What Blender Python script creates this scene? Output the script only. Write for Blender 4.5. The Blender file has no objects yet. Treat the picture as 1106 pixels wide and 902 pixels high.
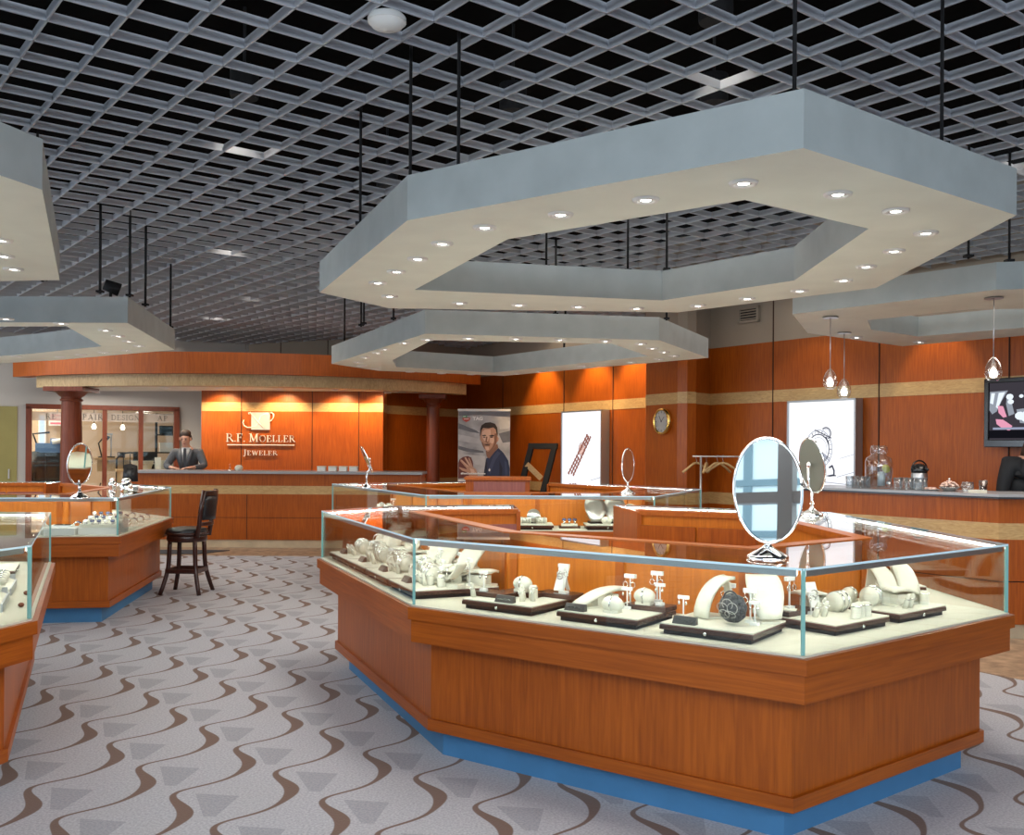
WORLD=2.0; EXPO=.48
import bpy, bmesh, math, random
from mathutils import Matrix, Vector, Euler
random.seed(7)
PI=math.pi; SC=bpy.context.scene; COL=SC.collection
CAMZ=1.5; F=1047.0; V0=484.6; RO=.0064
def P(u,v,z):
    "world point on the horizontal plane z seen at photo position (u,v)"
    a=(u-553)/F; b=(V0-v)/F; Y=(z-CAMZ)/(b+RO*a)
    return Vector((Y*(a-RO*b),Y,z))
def PD(u,v,Y):
    "world point at depth Y"
    a=(u-553)/F; b=(V0-v)/F
    return Vector((Y*(a-RO*b),Y,CAMZ+Y*(b+RO*a)))
def PL(u,v,p,d):
    "world point on the vertical plane through p (x,y) with direction d"
    a=(u-553)/F; b=(V0-v)/F; k=a-RO*b
    # Y*k = p.x + t*d.x ; Y = p.y + t*d.y
    t=(p[0]-k*p[1])/(k*d[1]-d[0]); Y=p[1]+t*d[1]
    return Vector((Y*k,Y,CAMZ+Y*(b+RO*a)))

# ---------------------------------------------------------------- materials
def _nt(name):
    m=bpy.data.materials.new(name); m.use_nodes=True; nt=m.node_tree; nt.nodes.clear()
    out=nt.nodes.new('ShaderNodeOutputMaterial'); return m,nt,out
def pbr(name,col,rough=.5,metal=0,emit=None,es=0,var=0,vscale=8,spec=.5,bump=0,coat=0):
    m,nt,out=_nt(name); b=nt.nodes.new('ShaderNodeBsdfPrincipled'); nt.links.new(b.outputs[0],out.inputs[0])
    c=tuple(col)+(1,)
    b.inputs['Base Color'].default_value=c; b.inputs['Roughness'].default_value=rough; b.inputs['Metallic'].default_value=metal
    b.inputs['Specular IOR Level'].default_value=spec; b.inputs['Coat Weight'].default_value=coat
    if emit: b.inputs['Emission Color'].default_value=tuple(emit)+(1,); b.inputs['Emission Strength'].default_value=es
    if var or bump:
        tc=nt.nodes.new('ShaderNodeTexCoord'); n=nt.nodes.new('ShaderNodeTexNoise'); n.inputs['Scale'].default_value=vscale; n.inputs['Detail'].default_value=4
        nt.links.new(tc.outputs['Object'],n.inputs['Vector'])
        if var:
            r=nt.nodes.new('ShaderNodeMapRange'); r.inputs[1].default_value=.3; r.inputs[2].default_value=.7; r.inputs[3].default_value=1-var; r.inputs[4].default_value=1+var
            nt.links.new(n.outputs[0],r.inputs[0])
            v=nt.nodes.new('ShaderNodeVectorMath'); v.operation='SCALE'; v.inputs[0].default_value=col
            nt.links.new(r.outputs[0],v.inputs['Scale']); nt.links.new(v.outputs[0],b.inputs['Base Color'])
        if bump:
            bp=nt.nodes.new('ShaderNodeBump'); bp.inputs['Strength'].default_value=bump; bp.inputs['Distance'].default_value=.01
            nt.links.new(n.outputs[0],bp.inputs['Height']); nt.links.new(bp.outputs[0],b.inputs['Normal'])
    return m
def wood(name,c1,c2,rough=.42,sc=(26,26,1.6),figure=False,coat=.06):
    m,nt,out=_nt(name); b=nt.nodes.new('ShaderNodeBsdfPrincipled'); nt.links.new(b.outputs[0],out.inputs[0])
    tc=nt.nodes.new('ShaderNodeTexCoord'); mp=nt.nodes.new('ShaderNodeMapping'); mp.inputs['Scale'].default_value=sc
    nt.links.new(tc.outputs['Object'],mp.inputs[0])
    n=nt.nodes.new('ShaderNodeTexNoise'); n.inputs['Scale'].default_value=2.2; n.inputs['Detail'].default_value=6; n.inputs['Distortion'].default_value=.6 if not figure else 2.5
    nt.links.new(mp.outputs[0],n.inputs['Vector'])
    n2=nt.nodes.new('ShaderNodeTexNoise'); n2.inputs['Scale'].default_value=1.3; nt.links.new(tc.outputs['Object'],n2.inputs['Vector'])
    mx=nt.nodes.new('ShaderNodeMath'); mx.operation='MULTIPLY_ADD'; mx.inputs[1].default_value=.35; nt.links.new(n2.outputs[0],mx.inputs[0])
    sb=nt.nodes.new('ShaderNodeMath'); sb.operation='MULTIPLY'; sb.inputs[1].default_value=.65; nt.links.new(n.outputs[0],sb.inputs[0]); nt.links.new(sb.outputs[0],mx.inputs[2])
    cr=nt.nodes.new('ShaderNodeValToRGB'); cr.color_ramp.elements[0].position=.34; cr.color_ramp.elements[1].position=.66
    cr.color_ramp.elements[0].color=tuple(c1)+(1,); cr.color_ramp.elements[1].color=tuple(c2)+(1,)
    nt.links.new(mx.outputs[0],cr.inputs[0]); nt.links.new(cr.outputs[0],b.inputs['Base Color'])
    b.inputs['Roughness'].default_value=rough; b.inputs['Specular IOR Level'].default_value=.32; b.inputs['Coat Weight'].default_value=coat; b.inputs['Coat Roughness'].default_value=.2
    return m
def glassy(name,tint=(.95,.98,.965),ior=1.45,rough=0.0,boost=1.0):
    m,nt,out=_nt(name); t=nt.nodes.new('ShaderNodeBsdfTransparent'); g=nt.nodes.new('ShaderNodeBsdfGlossy'); mx=nt.nodes.new('ShaderNodeMixShader')
    t.inputs[0].default_value=tuple(tint)+(1,); g.inputs['Roughness'].default_value=rough; g.inputs[0].default_value=(1,1,1,1)
    fr=nt.nodes.new('ShaderNodeLayerWeight'); fr.inputs[0].default_value=.5
    pw=nt.nodes.new('ShaderNodeMath'); pw.operation='POWER'; pw.inputs[1].default_value=5; nt.links.new(fr.outputs['Facing'],pw.inputs[0])
    f0=((ior-1)/(ior+1))**2
    mt=nt.nodes.new('ShaderNodeMath'); mt.operation='MULTIPLY_ADD'; mt.inputs[1].default_value=(1-f0)*boost; mt.inputs[2].default_value=f0*boost; mt.use_clamp=True; nt.links.new(pw.outputs[0],mt.inputs[0])
    nt.links.new(mt.outputs[0],mx.inputs[0]); nt.links.new(t.outputs[0],mx.inputs[1]); nt.links.new(g.outputs[0],mx.inputs[2]); nt.links.new(mx.outputs[0],out.inputs[0])
    return m
def emis(name,col,s):
    m,nt,out=_nt(name); e=nt.nodes.new('ShaderNodeEmission'); e.inputs[0].default_value=tuple(col)+(1,); e.inputs[1].default_value=s; nt.links.new(e.outputs[0],out.inputs[0]); return m
def veil(name,col,f):
    m,nt,out=_nt(name); t=nt.nodes.new('ShaderNodeBsdfTransparent'); d=nt.nodes.new('ShaderNodeBsdfDiffuse'); d.inputs[0].default_value=tuple(col)+(1,); mx=nt.nodes.new('ShaderNodeMixShader'); mx.inputs[0].default_value=f
    nt.links.new(t.outputs[0],mx.inputs[1]); nt.links.new(d.outputs[0],mx.inputs[2]); nt.links.new(mx.outputs[0],out.inputs[0]); return m
def carpet():
    m,nt,out=_nt('patterned_carpet'); N=nt.nodes.new; L=nt.links.new
    def math_(op,a,b=None,c=None):
        n=N('ShaderNodeMath'); n.operation=op
        for i,v in enumerate((a,b,c)):
            if v is None: continue
            if isinstance(v,(int,float)): n.inputs[i].default_value=v
            else: L(v,n.inputs[i])
        return n.outputs[0]
    tc=N('ShaderNodeTexCoord'); sp=N('ShaderNodeSeparateXYZ'); L(tc.outputs['Object'],sp.inputs[0]); X,Y=sp.outputs[0],sp.outputs[1]
    x=math_('SUBTRACT',X,-1.731); y=math_('SUBTRACT',Y,4.528)
    s=math_('ADD',math_('MULTIPLY',x,.13),math_('MULTIPLY',y,.9915)); t=math_('ADD',math_('MULTIPLY',x,-.9915),math_('MULTIPLY',y,.13))
    W=.327; off=.04
    n=math_('FLOOR',math_('DIVIDE',math_('ADD',t,W-off),W))
    tl=math_('SUBTRACT',t,math_('MULTIPLY',n,W)); sl=math_('SUBTRACT',s,math_('MULTIPLY',n,.316))
    ph=math_('MULTIPLY',sl,2*PI/.655)
    # centre line: asymmetric wave
    ph2=math_('ADD',math_('ADD',ph,-.3),math_('MULTIPLY',math_('SINE',ph),.42))
    c=math_('MULTIPLY',math_('SUBTRACT',math_('COSINE',math_('ADD',ph2,.1)),1),.083)
    w0=math_('ADD',math_('MULTIPLY',math_('COSINE',math_('ADD',ph,1.75)),.5),.5)
    w=math_('ADD',math_('MULTIPLY',math_('POWER',w0,2.0),.025),.0085)
    sn=math_('SINE',ph2); w=math_('MULTIPLY',w,math_('ADD',1,math_('MULTIPLY',math_('MULTIPLY',sn,sn),.3)))
    d=math_('ABSOLUTE',math_('SUBTRACT',tl,c))
    rb=N('ShaderNodeMapRange'); L(math_('SUBTRACT',w,d),rb.inputs[0]); rb.inputs[1].default_value=-.003; rb.inputs[2].default_value=.003
    # grey wedge patches
    s0=math_('SUBTRACT',math_('FLOORED_MODULO',math_('ADD',sl,.4),.655),.4)
    inS=math_('MULTIPLY',math_('LESS_THAN',s0,.03),math_('GREATER_THAN',s0,-.21))
    tL=math_('SUBTRACT',-.085,math_('MULTIPLY',math_('SUBTRACT',.03,s0),.62))
    # the wedge sits to the right of the ribbon: use the neighbouring row's local t
    inT=math_('MULTIPLY',math_('LESS_THAN',tl,tL),math_('GREATER_THAN',tl,-.285))
    pt=math_('MULTIPLY',inS,inT)
    nz=N('ShaderNodeTexNoise'); nz.inputs['Scale'].default_value=95; nz.inputs['Detail'].default_value=2; L(tc.outputs['Object'],nz.inputs['Vector'])
    nb=N('ShaderNodeTexNoise'); nb.inputs['Scale'].default_value=3.2; nb.inputs['Detail'].default_value=2; L(tc.outputs['Object'],nb.inputs['Vector'])
    r1=N('ShaderNodeValToRGB'); r1.color_ramp.elements[0].position=.3; r1.color_ramp.elements[1].position=.7
    r1.color_ramp.elements[0].color=(.325,.325,.37,1); r1.color_ramp.elements[1].color=(.53,.52,.56,1); L(nz.outputs[0],r1.inputs[0])
    def mix(f,a,b,bt='MIX'):
        k=N('ShaderNodeMixRGB'); k.blend_type=bt
        for i,v in enumerate((f,a,b)):
            if isinstance(v,(int,float)): k.inputs[i].default_value=v
            elif isinstance(v,tuple): k.inputs[i].default_value=v
            else: L(v,k.inputs[i])
        return k.outputs[0]
    base=mix(math_('MULTIPLY',nb.outputs[0],.25),r1.outputs[0],(.42,.40,.37,1))
    base=mix(math_('MULTIPLY',pt,.36),base,(.17,.165,.20,1))
    base=mix(rb.outputs[0],base,(.16,.092,.066,1))
    b=N('ShaderNodeBsdfPrincipled'); L(base,b.inputs['Base Color']); b.inputs['Roughness'].default_value=.95; b.inputs['Specular IOR Level'].default_value=.1
    b.inputs['Sheen Weight'].default_value=.15
    bp=N('ShaderNodeBump'); bp.inputs['Strength'].default_value=.35; bp.inputs['Distance'].default_value=.006; L(nz.outputs[0],bp.inputs['Height']); L(bp.outputs[0],b.inputs['Normal'])
    L(b.outputs[0],out.inputs[0]); return m
CH1=(.26,.053,.003); CH2=(.43,.100,.006)
M=dict(
 cherry=wood('cherry_veneer',CH1,CH2),
 cherryh=wood('cherry_veneer_across',CH1,CH2,sc=(1.2,1.2,40)),
 backp=wood('cherry_back_lit_tone',(.50,.135,.008),(.68,.205,.016)),  # cherry again, with the case lighting put into a brighter colour
 rail=wood('cherry_rail',(.34,.08,.008),(.48,.125,.014),rough=.3),
 mahog=wood('mahogany',(.11,.024,.009),(.20,.048,.02),rough=.38,coat=.08),
 espresso=wood('espresso_wood',(.028,.010,.008),(.06,.02,.014),rough=.28,coat=.35),
 maple=wood('figured_maple',(.42,.26,.11),(.62,.43,.20),sc=(3,3,14),figure=True),
 maplef=wood('figured_maple_frieze',(.36,.25,.12),(.56,.42,.23),sc=(9,9,3),figure=True),
 hanger=wood('pale_beech',(.45,.28,.12),(.62,.42,.2),sc=(8,8,8)),
 plaster=pbr('grey_plaster',(.435,.48,.475),.75,var=.07,vscale=5,bump=.08),
 sofbot=pbr('underside_bounce_lit',(.78,.81,.72),.6,var=.05,vscale=3,bump=.05),  # the soffit plaster again, bounced light put into the paler colour
 grid=pbr('grid_metal',(.53,.555,.60),.5,var=.06,vscale=3),
 black=pbr('matte_black',(.006,.006,.007),.8),
 plenum=pbr('plenum_black',(.004,.004,.004),.95,spec=.05),
 blackg=pbr('gloss_black',(.008,.008,.009),.15),
 leather=pbr('black_leather',(.012,.013,.016),.32,bump=.15,vscale=60),
 chrome=pbr('chrome',(.86,.87,.88),.07,1),
 steel=pbr('brushed_steel',(.50,.51,.53),.35,1),
 alu=pbr('grey_aluminium',(.42,.45,.48),.4,.8),
 mirror=pbr('mirror_glass',(.86,.92,.93),.015,1),
 mirback=pbr('mirror_back',(.23,.25,.21),.42,.5),
 gold=pbr('gold',(.80,.55,.16),.2,1),
 glass=glassy('clear_glass'),
 gtop=glassy('glass_top',(.94,.97,.955),1.5),
 gthin=glassy('thin_glassware',(.86,.89,.91),1.5,boost=2.6),
 gedge=pbr('green_glass_edge_glow',(.16,.36,.33),.12,emit=(.3,.6,.6),es=.12),  # gleam of the glass edge put in as faint emission
 gedgel=pbr('glass_edge_glow',(.50,.66,.72),.12,emit=(.55,.75,.85),es=.25),  # brighter edge gleam, likewise emitted by the material
 water=glassy('water_in_glass',(.80,.87,.92),1.33,boost=1.5),
 wallgrey=pbr('painted_wall_grey',(.50,.485,.45),.85,var=.03,vscale=2),
 wallbeige=pbr('painted_wall_beige',(.36,.30,.235),.85,var=.04,vscale=2),
 olive=pbr('olive_door_paint',(.26,.23,.07),.5,var=.08,vscale=2),
 seam=pbr('panel_joint',(.045,.014,.006),.8),
 kick=pbr('blue_toe_kick',(.055,.20,.40),.55,var=.05,vscale=9),
 stone=pbr('cream_stone_base',(.58,.48,.33),.5,var=.12,vscale=6),
 tile=pbr('tan_marble_tile',(.36,.25,.165),.4,var=.45,vscale=9),
 mat=pbr('charcoal_mat',(.05,.055,.065),.95,bump=.4,vscale=80),
 cream=pbr('cream_leatherette',(.70,.68,.58),.55,var=.04,vscale=20),
 creamd=pbr('cream_linen_deck',(.66,.63,.52),.8,bump=.1,vscale=120),
 white=pbr('white_lacquer',(.80,.80,.78),.4),
 traywood=wood('dark_tray_wood',(.035,.018,.014),(.08,.04,.03),rough=.25,sc=(2,30,30)),
 traymid=pbr('tray_red_edge',(.16,.06,.045),.35),
 plaque=pbr('dark_plaque',(.04,.042,.042),.35),
 silver=pbr('silver',(.80,.80,.78),.16,1), emblem=pbr('pale_silver_enamel',(.62,.63,.64),.35,.2),
 silverd=pbr('antique_silver',(.42,.42,.40),.3,1),
 blued=pbr('blue_watch_dial',(.05,.07,.16),.2),
 bow=pbr('charcoal_satin',(.035,.037,.042),.4),
 corian=pbr('countertop_dark_edge',(.03,.03,.033),.25),
 ctop=pbr('grey_countertop',(.35,.36,.38),.25),
 pinklit=wood('pink_lit_cherry',(.24,.085,.075),(.33,.12,.10)),  # same cherry, the pink cast of the lighting put into its colour
 led=emis('led_strip',(1,.95,.86),42),
 lamp=emis('downlight_lamp',(1,.95,.86),11),
 plamp=emis('plenum_lamp',(1,.93,.82),9),
 bulb=emis('pendant_bulb',(1,.88,.76),3.2),
 lightbox=emis('lightbox_face',(.93,.95,1.0),.88),
 reflector=pbr('downlight_reflector',(.85,.85,.85),.2,.7),
 whitetrim=pbr('white_trim',(.82,.82,.80),.4),
 art_red=pbr('print_red',(.55,.08,.06),.6), art_grn=pbr('print_green',(.06,.30,.12),.6),
 art_white=pbr('print_white',(.85,.85,.85),.6),
 art_navy=pbr('print_navy',(.022,.032,.085),.6), art_navyd=pbr('print_dark_navy',(.010,.014,.038),.6), art_navyl=pbr('print_light_navy',(.045,.06,.13),.6),
 art_skin=pbr('print_skin',(.52,.29,.20),.6), art_skind=pbr('print_skin_shade',(.24,.115,.075),.6), art_skinl=pbr('print_skin_light',(.70,.46,.35),.6),
 art_hair=pbr('print_hair',(.035,.02,.014),.6), art_dark=pbr('print_dark',(.012,.010,.012),.6),
 art_sky=pbr('print_cloudy_sky',(.42,.42,.44),.6,var=.45,vscale=3.2), art_skyl=pbr('print_cloud_light',(.50,.50,.51),.6,var=.15,vscale=5), art_skyd=pbr('print_cloud_dark',(.16,.165,.19),.6,var=.2,vscale=5),
 art_ball=pbr('print_leather_ball',(.14,.035,.03),.6), art_ink=pbr('print_ink',(.035,.035,.05),.6), art_grey=pbr('print_grey',(.30,.31,.36),.6), art_brown=pbr('print_brown',(.22,.09,.06),.6), art_rose=pbr('print_rose',(.62,.34,.28),.6),
 artl_ink=emis('lit_ink',(.10,.10,.14),.5), artl_grey=emis('lit_grey',(.45,.47,.55),.7), artl_brown=emis('lit_brown',(.32,.13,.10),.7), artl_rose=emis('lit_rose',(.78,.52,.45),.8),
 tv_bg=emis('screen_dark',(.045,.04,.05),.8), tv_w=emis('screen_white',(.75,.82,.9),.85), tv_g=emis('screen_grey',(.28,.31,.36),.8), tv_p=emis('screen_pink',(.75,.32,.45),.8), tv_d=emis('screen_black',(.01,.01,.015),.5), tv_b=emis('screen_blue',(.30,.33,.45),.8),
 skin=pbr('skin',(.55,.30,.21),.5), hair=pbr('brown_hair',(.04,.022,.014),.6), suit=pbr('grey_suit',(.085,.092,.105),.85,var=.1,vscale=40), shirt=pbr('pale_shirt',(.62,.64,.66),.7), tie=pbr('dark_tie',(.02,.022,.03),.5), blackcloth=pbr('black_knit',(.010,.012,.016),.8), trousers=pbr('dark_trousers',(.03,.03,.035),.8), shoe=pbr('black_shoe',(.01,.01,.01),.3), eye=pbr('eye_dark',(.02,.015,.01),.3), lips=pbr('lips',(.45,.16,.13),.5),
 beigeroom=pbr('workshop_wall_tan',(.62,.45,.31),.8,var=.05,vscale=2), tabletop=wood('oak_top',(.50,.32,.16),(.62,.42,.24)),
 frost=veil('frosted_band',(.62,.56,.49),.5), letter_g=pbr('etched_letter_grey',(.07,.065,.06),.6),
 bluel=pbr('blue_enamel',(.10,.20,.42),.3), redl=pbr('red_sign',(.6,.08,.1),.5,emit=(.8,.15,.2),es=.6), shoprefl=emis('shopfront_reflection_glow',(.72,.82,1.0),.9),
 orangef=pbr('orange_fruit',(.75,.32,.05),.5), lemon=pbr('lemon_slice',(.75,.65,.15),.5), candy=pbr('pink_cream_candy',(.72,.50,.42),.5), mull=pbr('bronze_mullion',(.42,.37,.32),.45,.2),
 pave=pbr('pale_pavement',(.50,.55,.58),.9), facade=pbr('pale_blue_facade',(.66,.76,.77),.8), facaded=pbr('facade_dark_joint',(.16,.24,.27),.8),
 carpet=carpet())

# ---------------------------------------------------------------- mesh builder
class MB:
    def __init__(s): s.bm=bmesh.new(); s.M=Matrix()
    def add(s,vs,fs,mi=0,sm=False):
        b=[s.bm.verts.new(s.M@Vector(v)) for v in vs]
        for f in fs:
            try:
                q=s.bm.faces.new([b[i] for i in f]); q.material_index=mi; q.smooth=sm
            except ValueError: pass
        return s
    def box(s,c,d,rz=0,mi=0,R=None):
        x,y,z=[k/2 for k in d]; R=R or Matrix.Rotation(rz,3,'Z'); c=Vector(c)
        vs=[c+R@Vector((i*x,j*y,k*z)) for i in(-1,1) for j in(-1,1) for k in(-1,1)]
        return s.add(vs,[(0,1,3,2),(4,6,7,5),(0,4,5,1),(2,3,7,6),(0,2,6,4),(1,5,7,3)],mi)
    def seg(s,a,b,w,h,mi=0,up=Vector((0,0,1))):
        "bar of width w, height h from a to b"
        a=Vector(a);b=Vector(b);d=(b-a);l=d.length;d.normalize();sd=d.cross(up)
        if sd.length<1e-4: sd=Vector((1,0,0))
        sd.normalize();u=sd.cross(d); vs=[p+sd*i*w/2+u*j*h/2 for p in(a,b) for i in(-1,1) for j in(-1,1)]
        return s.add(vs,[(0,1,3,2),(4,6,7,5),(0,4,5,1),(2,3,7,6),(0,2,6,4),(1,5,7,3)],mi)
    def prism(s,poly,z0,z1,mi=0,mit=None,mib=None):
        n=len(poly); vs=[(p[0],p[1],z0) for p in poly]+[(p[0],p[1],z1) for p in poly]
        s.add(vs,[(i,(i+1)%n,n+(i+1)%n,n+i) for i in range(n)],mi)
        s.add(vs[n:],[tuple(range(n))],mi if mit is None else mit); s.add(vs[:n],[tuple(range(n))[::-1]],mi if mib is None else mib); return s
    def strip(s,A,B,z0,z1,mi=0):
        "solid between two open polylines"
        n=len(A); vs=[(p[0],p[1],z) for z in(z0,z1) for L in(A,B) for p in L]
        a0,b0,a1,b1=0,n,2*n,3*n; fs=[]
        for i in range(n-1):
            fs+=[(a0+i,a0+i+1,a1+i+1,a1+i),(b0+i+1,b0+i,b1+i,b1+i+1),(a1+i,a1+i+1,b1+i+1,b1+i),(b0+i,b0+i+1,a0+i+1,a0+i)]
        fs+=[(b0,a0,a1,b1),(a0+n-1,b0+n-1,b1+n-1,a1+n-1)]
        return s.add(vs,fs,mi)
    def tube(s,pts,r,n=8,mi=0,caps=True):
        pts=[Vector(p) for p in pts]; rs=r if isinstance(r,(list,tuple)) else [r]*len(pts); vs=[];fs=[]; ref=None
        for i,p in enumerate(pts):
            d=(pts[min(i+1,len(pts)-1)]-pts[max(i-1,0)])
            d=d.normalized() if d.length>1e-9 else Vector((0,0,1))
            if ref is None: ref=Vector((1,0,0)) if abs(d.x)<.9 else Vector((0,1,0))
            a=(ref-d*ref.dot(d)); a.normalize(); b=d.cross(a); ref=a
            for k in range(n): t=2*PI*k/n; vs.append(p+(a*math.cos(t)+b*math.sin(t))*rs[i])
        for i in range(len(pts)-1):
            for k in range(n): fs.append((i*n+k,i*n+(k+1)%n,(i+1)*n+(k+1)%n,(i+1)*n+k))
        if caps: fs+=[tuple(range(n))[::-1],tuple(range((len(pts)-1)*n,len(pts)*n))]
        return s.add(vs,fs,mi,True)
    def lathe(s,prof,n=24,c=(0,0,0),mi=0,R=None,sx=1,sy=1,cap=True):
        R=R or Matrix.Identity(3); c=Vector(c); vs=[];fs=[];m=len(prof)
        for k in range(n):
            t=2*PI*k/n
            for r,z in prof: vs.append(c+R@Vector((r*math.cos(t)*sx,r*math.sin(t)*sy,z)))
        for k in range(n):
            k2=(k+1)%n
            for i in range(m-1): fs.append((k*m+i,k2*m+i,k2*m+i+1,k*m+i+1))
        s.add(vs,fs,mi,True)
        if cap and prof[0][0]>1e-6: s.add([vs[k*m] for k in range(n)],[tuple(range(n))[::-1]],mi)
        if cap and prof[-1][0]>1e-6: s.add([vs[k*m+m-1] for k in range(n)],[tuple(range(n))],mi)
        return s
    def ball(s,c,r,mi=0,n=12,R=None):
        r=(r,r,r) if isinstance(r,(int,float)) else r; R=R or Matrix.Identity(3)
        m=max(6,n//2+2); prof=[(math.sin(PI*i/m),-math.cos(PI*i/m)) for i in range(m+1)]; c=Vector(c)
        vs=[];fs=[]
        for k in range(n):
            t=2*PI*k/n
            for q,z in prof: vs.append(c+R@Vector((q*math.cos(t)*r[0],q*math.sin(t)*r[1],z*r[2])))
        M1=m+1
        for k in range(n):
            for i in range(m): fs.append((k*M1+i,((k+1)%n)*M1+i,((k+1)%n)*M1+i+1,k*M1+i+1))
        return s.add(vs,fs,mi,True)
    def torus(s,c,R0,r,mi=0,n=20,m=6,R=None,a0=0,a1=2*PI,sy=1):
        R=R or Matrix.Identity(3); c=Vector(c)
        k=n if a1-a0<2*PI-.01 else n+1
        pts=[c+R@Vector((R0*math.cos(a0+(a1-a0)*i/n),R0*math.sin(a0+(a1-a0)*i/n)*sy,0)) for i in range(n+1)]
        return s.tube(pts,r,m,mi)
    def sheet(s,rows,th,mi=0,sm=True):
        "thick sheet from a grid of points"
        nr=len(rows);nc=len(rows[0]); P_=[[Vector(p) for p in r] for r in rows]; N=[]
        for i in range(nr):
            for j in range(nc):
                du=P_[min(i+1,nr-1)][j]-P_[max(i-1,0)][j]; dv=P_[i][min(j+1,nc-1)]-P_[i][max(j-1,0)]; q=du.cross(dv); N.append(q.normalized() if q.length>1e-12 else Vector((0,0,1)))
        top=[p for r in P_ for p in r]; bot=[p-n*th for p,n in zip(top,N)]; K=nr*nc; fs=[]
        for i in range(nr-1):
            for j in range(nc-1):
                a=i*nc+j; fs+=[(a,a+nc,a+nc+1,a+1),(K+a,K+a+1,K+a+nc+1,K+a+nc)]
        for i in range(nr-1): a=i*nc; fs.append((a,K+a,K+a+nc,a+nc)); a+=nc-1; fs.append((a,a+nc,K+a+nc,K+a))
        for j in range(nc-1): a=j; fs.append((a,a+1,K+a+1,K+a)); a=(nr-1)*nc+j; fs.append((a,K+a,K+a+1,a+1))
        return s.add(top+bot,fs,mi,sm)
    def build(s,name,mats,parent=None,loc=None,bevel=0,fix=True):
        mats=mats if isinstance(mats,(list,tuple)) else [mats]
        if fix: bmesh.ops.recalc_face_normals(s.bm,faces=s.bm.faces)
        me=bpy.data.meshes.new(name); s.bm.to_mesh(me); s.bm.free()
        for m in mats: me.materials.append(M[m] if isinstance(m,str) else m)
        o=bpy.data.objects.new(name,me); COL.objects.link(o)
        if parent is not None: o.parent=parent
        if loc is not None: o.location=loc
        if bevel:
            md=o.modifiers.new('bevel','BEVEL'); md.width=bevel; md.segments=2; md.limit_method='ANGLE'
        return o
LABELS={}
def tag(o,label,cat,group=None,kind=None):
    o['label']=label; o['category']=cat
    if group: o['group']=group
    if kind: o['kind']=kind
    LABELS.setdefault(label,[]).append(o.name); return o
def thing(name,label,cat,loc=(0,0,0),rz=0,group=None):
    o=bpy.data.objects.new(name,None); COL.objects.link(o); o.empty_display_size=.1
    o.location=loc; o.rotation_euler=(0,0,rz); return tag(o,label,cat,group)
def struct(o): o['kind']='structure'; return o
def world_mb(t):
    "builder that takes world coordinates for a part of thing t"
    b=MB(); b.M=(Matrix.Translation(t.location)@Euler(t.rotation_euler).to_matrix().to_4x4()).inverted(); return b
def dup(root,loc,rz,label,group=None):
    r=root.copy(); COL.objects.link(r); r.location=loc; r.rotation_euler=(0,0,rz); r['label']=label
    if group: r['group']=group
    LABELS.setdefault(label,[]).append(r.name)
    for ch in list(root.children):
        c=ch.copy(); COL.objects.link(c); c.parent=r
        for g in ch.children:
            d=g.copy(); COL.objects.link(d); d.parent=c
    return r
def offset(path,d,sk=(0,0)):
    "inset an open counter-clockwise path by d (inward = left)"
    n=len(path); out=[]; nr=[]
    for i in range(n-1):
        e=Vector((path[i+1][0]-path[i][0],path[i+1][1]-path[i][1])); e.normalize(); nr.append(Vector((-e.y,e.x)))
    for i in range(n):
        p=Vector((path[i][0],path[i][1]))
        if i==0: out.append(p+nr[0]*d+Vector((nr[0].y,-nr[0].x))*d*sk[0])
        elif i==n-1: out.append(p+nr[-1]*d-Vector((nr[-1].y,-nr[-1].x))*d*sk[1])
        else:
            m=nr[i-1]+nr[i]; m.normalize(); out.append(p+m*d/max(.3,m.dot(nr[i])))
    return [(q.x,q.y) for q in out]
def disc(c,r,n=24,sy=1,rot=0): 
    return [(c[0]+r*math.cos(2*PI*i/n)*math.cos(rot)-r*sy*math.sin(2*PI*i/n)*math.sin(rot),c[1]+r*math.cos(2*PI*i/n)*math.sin(rot)+r*sy*math.sin(2*PI*i/n)*math.cos(rot)) for i in range(n)]
def line(pts,w):
    "polygons of a stroke in 2d"
    out=[]
    for a,b in zip(pts[:-1],pts[1:]):
        a=Vector(a);b=Vector(b);d=(b-a)
        if d.length<1e-9: continue
        d.normalize();nn=Vector((-d.y,d.x))*w/2;e=d*w*.25; out.append([tuple(a-e+nn),tuple(a-e-nn),tuple(b+e-nn),tuple(b+e+nn)])
    return out
def arc(c,r,a0,a1,n=14,sy=1): return [(c[0]+r*math.cos(math.radians(a0+(a1-a0)*i/n)),c[1]+sy*r*math.sin(math.radians(a0+(a1-a0)*i/n))) for i in range(n+1)]
def art(name,layers,parent,y=0.0,step=.0007,mats=None):
    "flat printed art standing in the local xz plane facing -y: layers=[(material, [polygons])]"
    b=MB(); ms=[]
    for k,(m,polys) in enumerate(layers):
        if m not in ms: ms.append(m)
        mi=ms.index(m)
        for p in polys:
            q=list(p); A=sum(q[i][0]*q[(i+1)%len(q)][1]-q[(i+1)%len(q)][0]*q[i][1] for i in range(len(q)))
            if A<0: q=q[::-1]
            b.add([(u,y-step*(k+1),v) for u,v in q],[tuple(range(len(q)))],mi)
    return b.build(name,ms,parent,fix=False)
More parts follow.
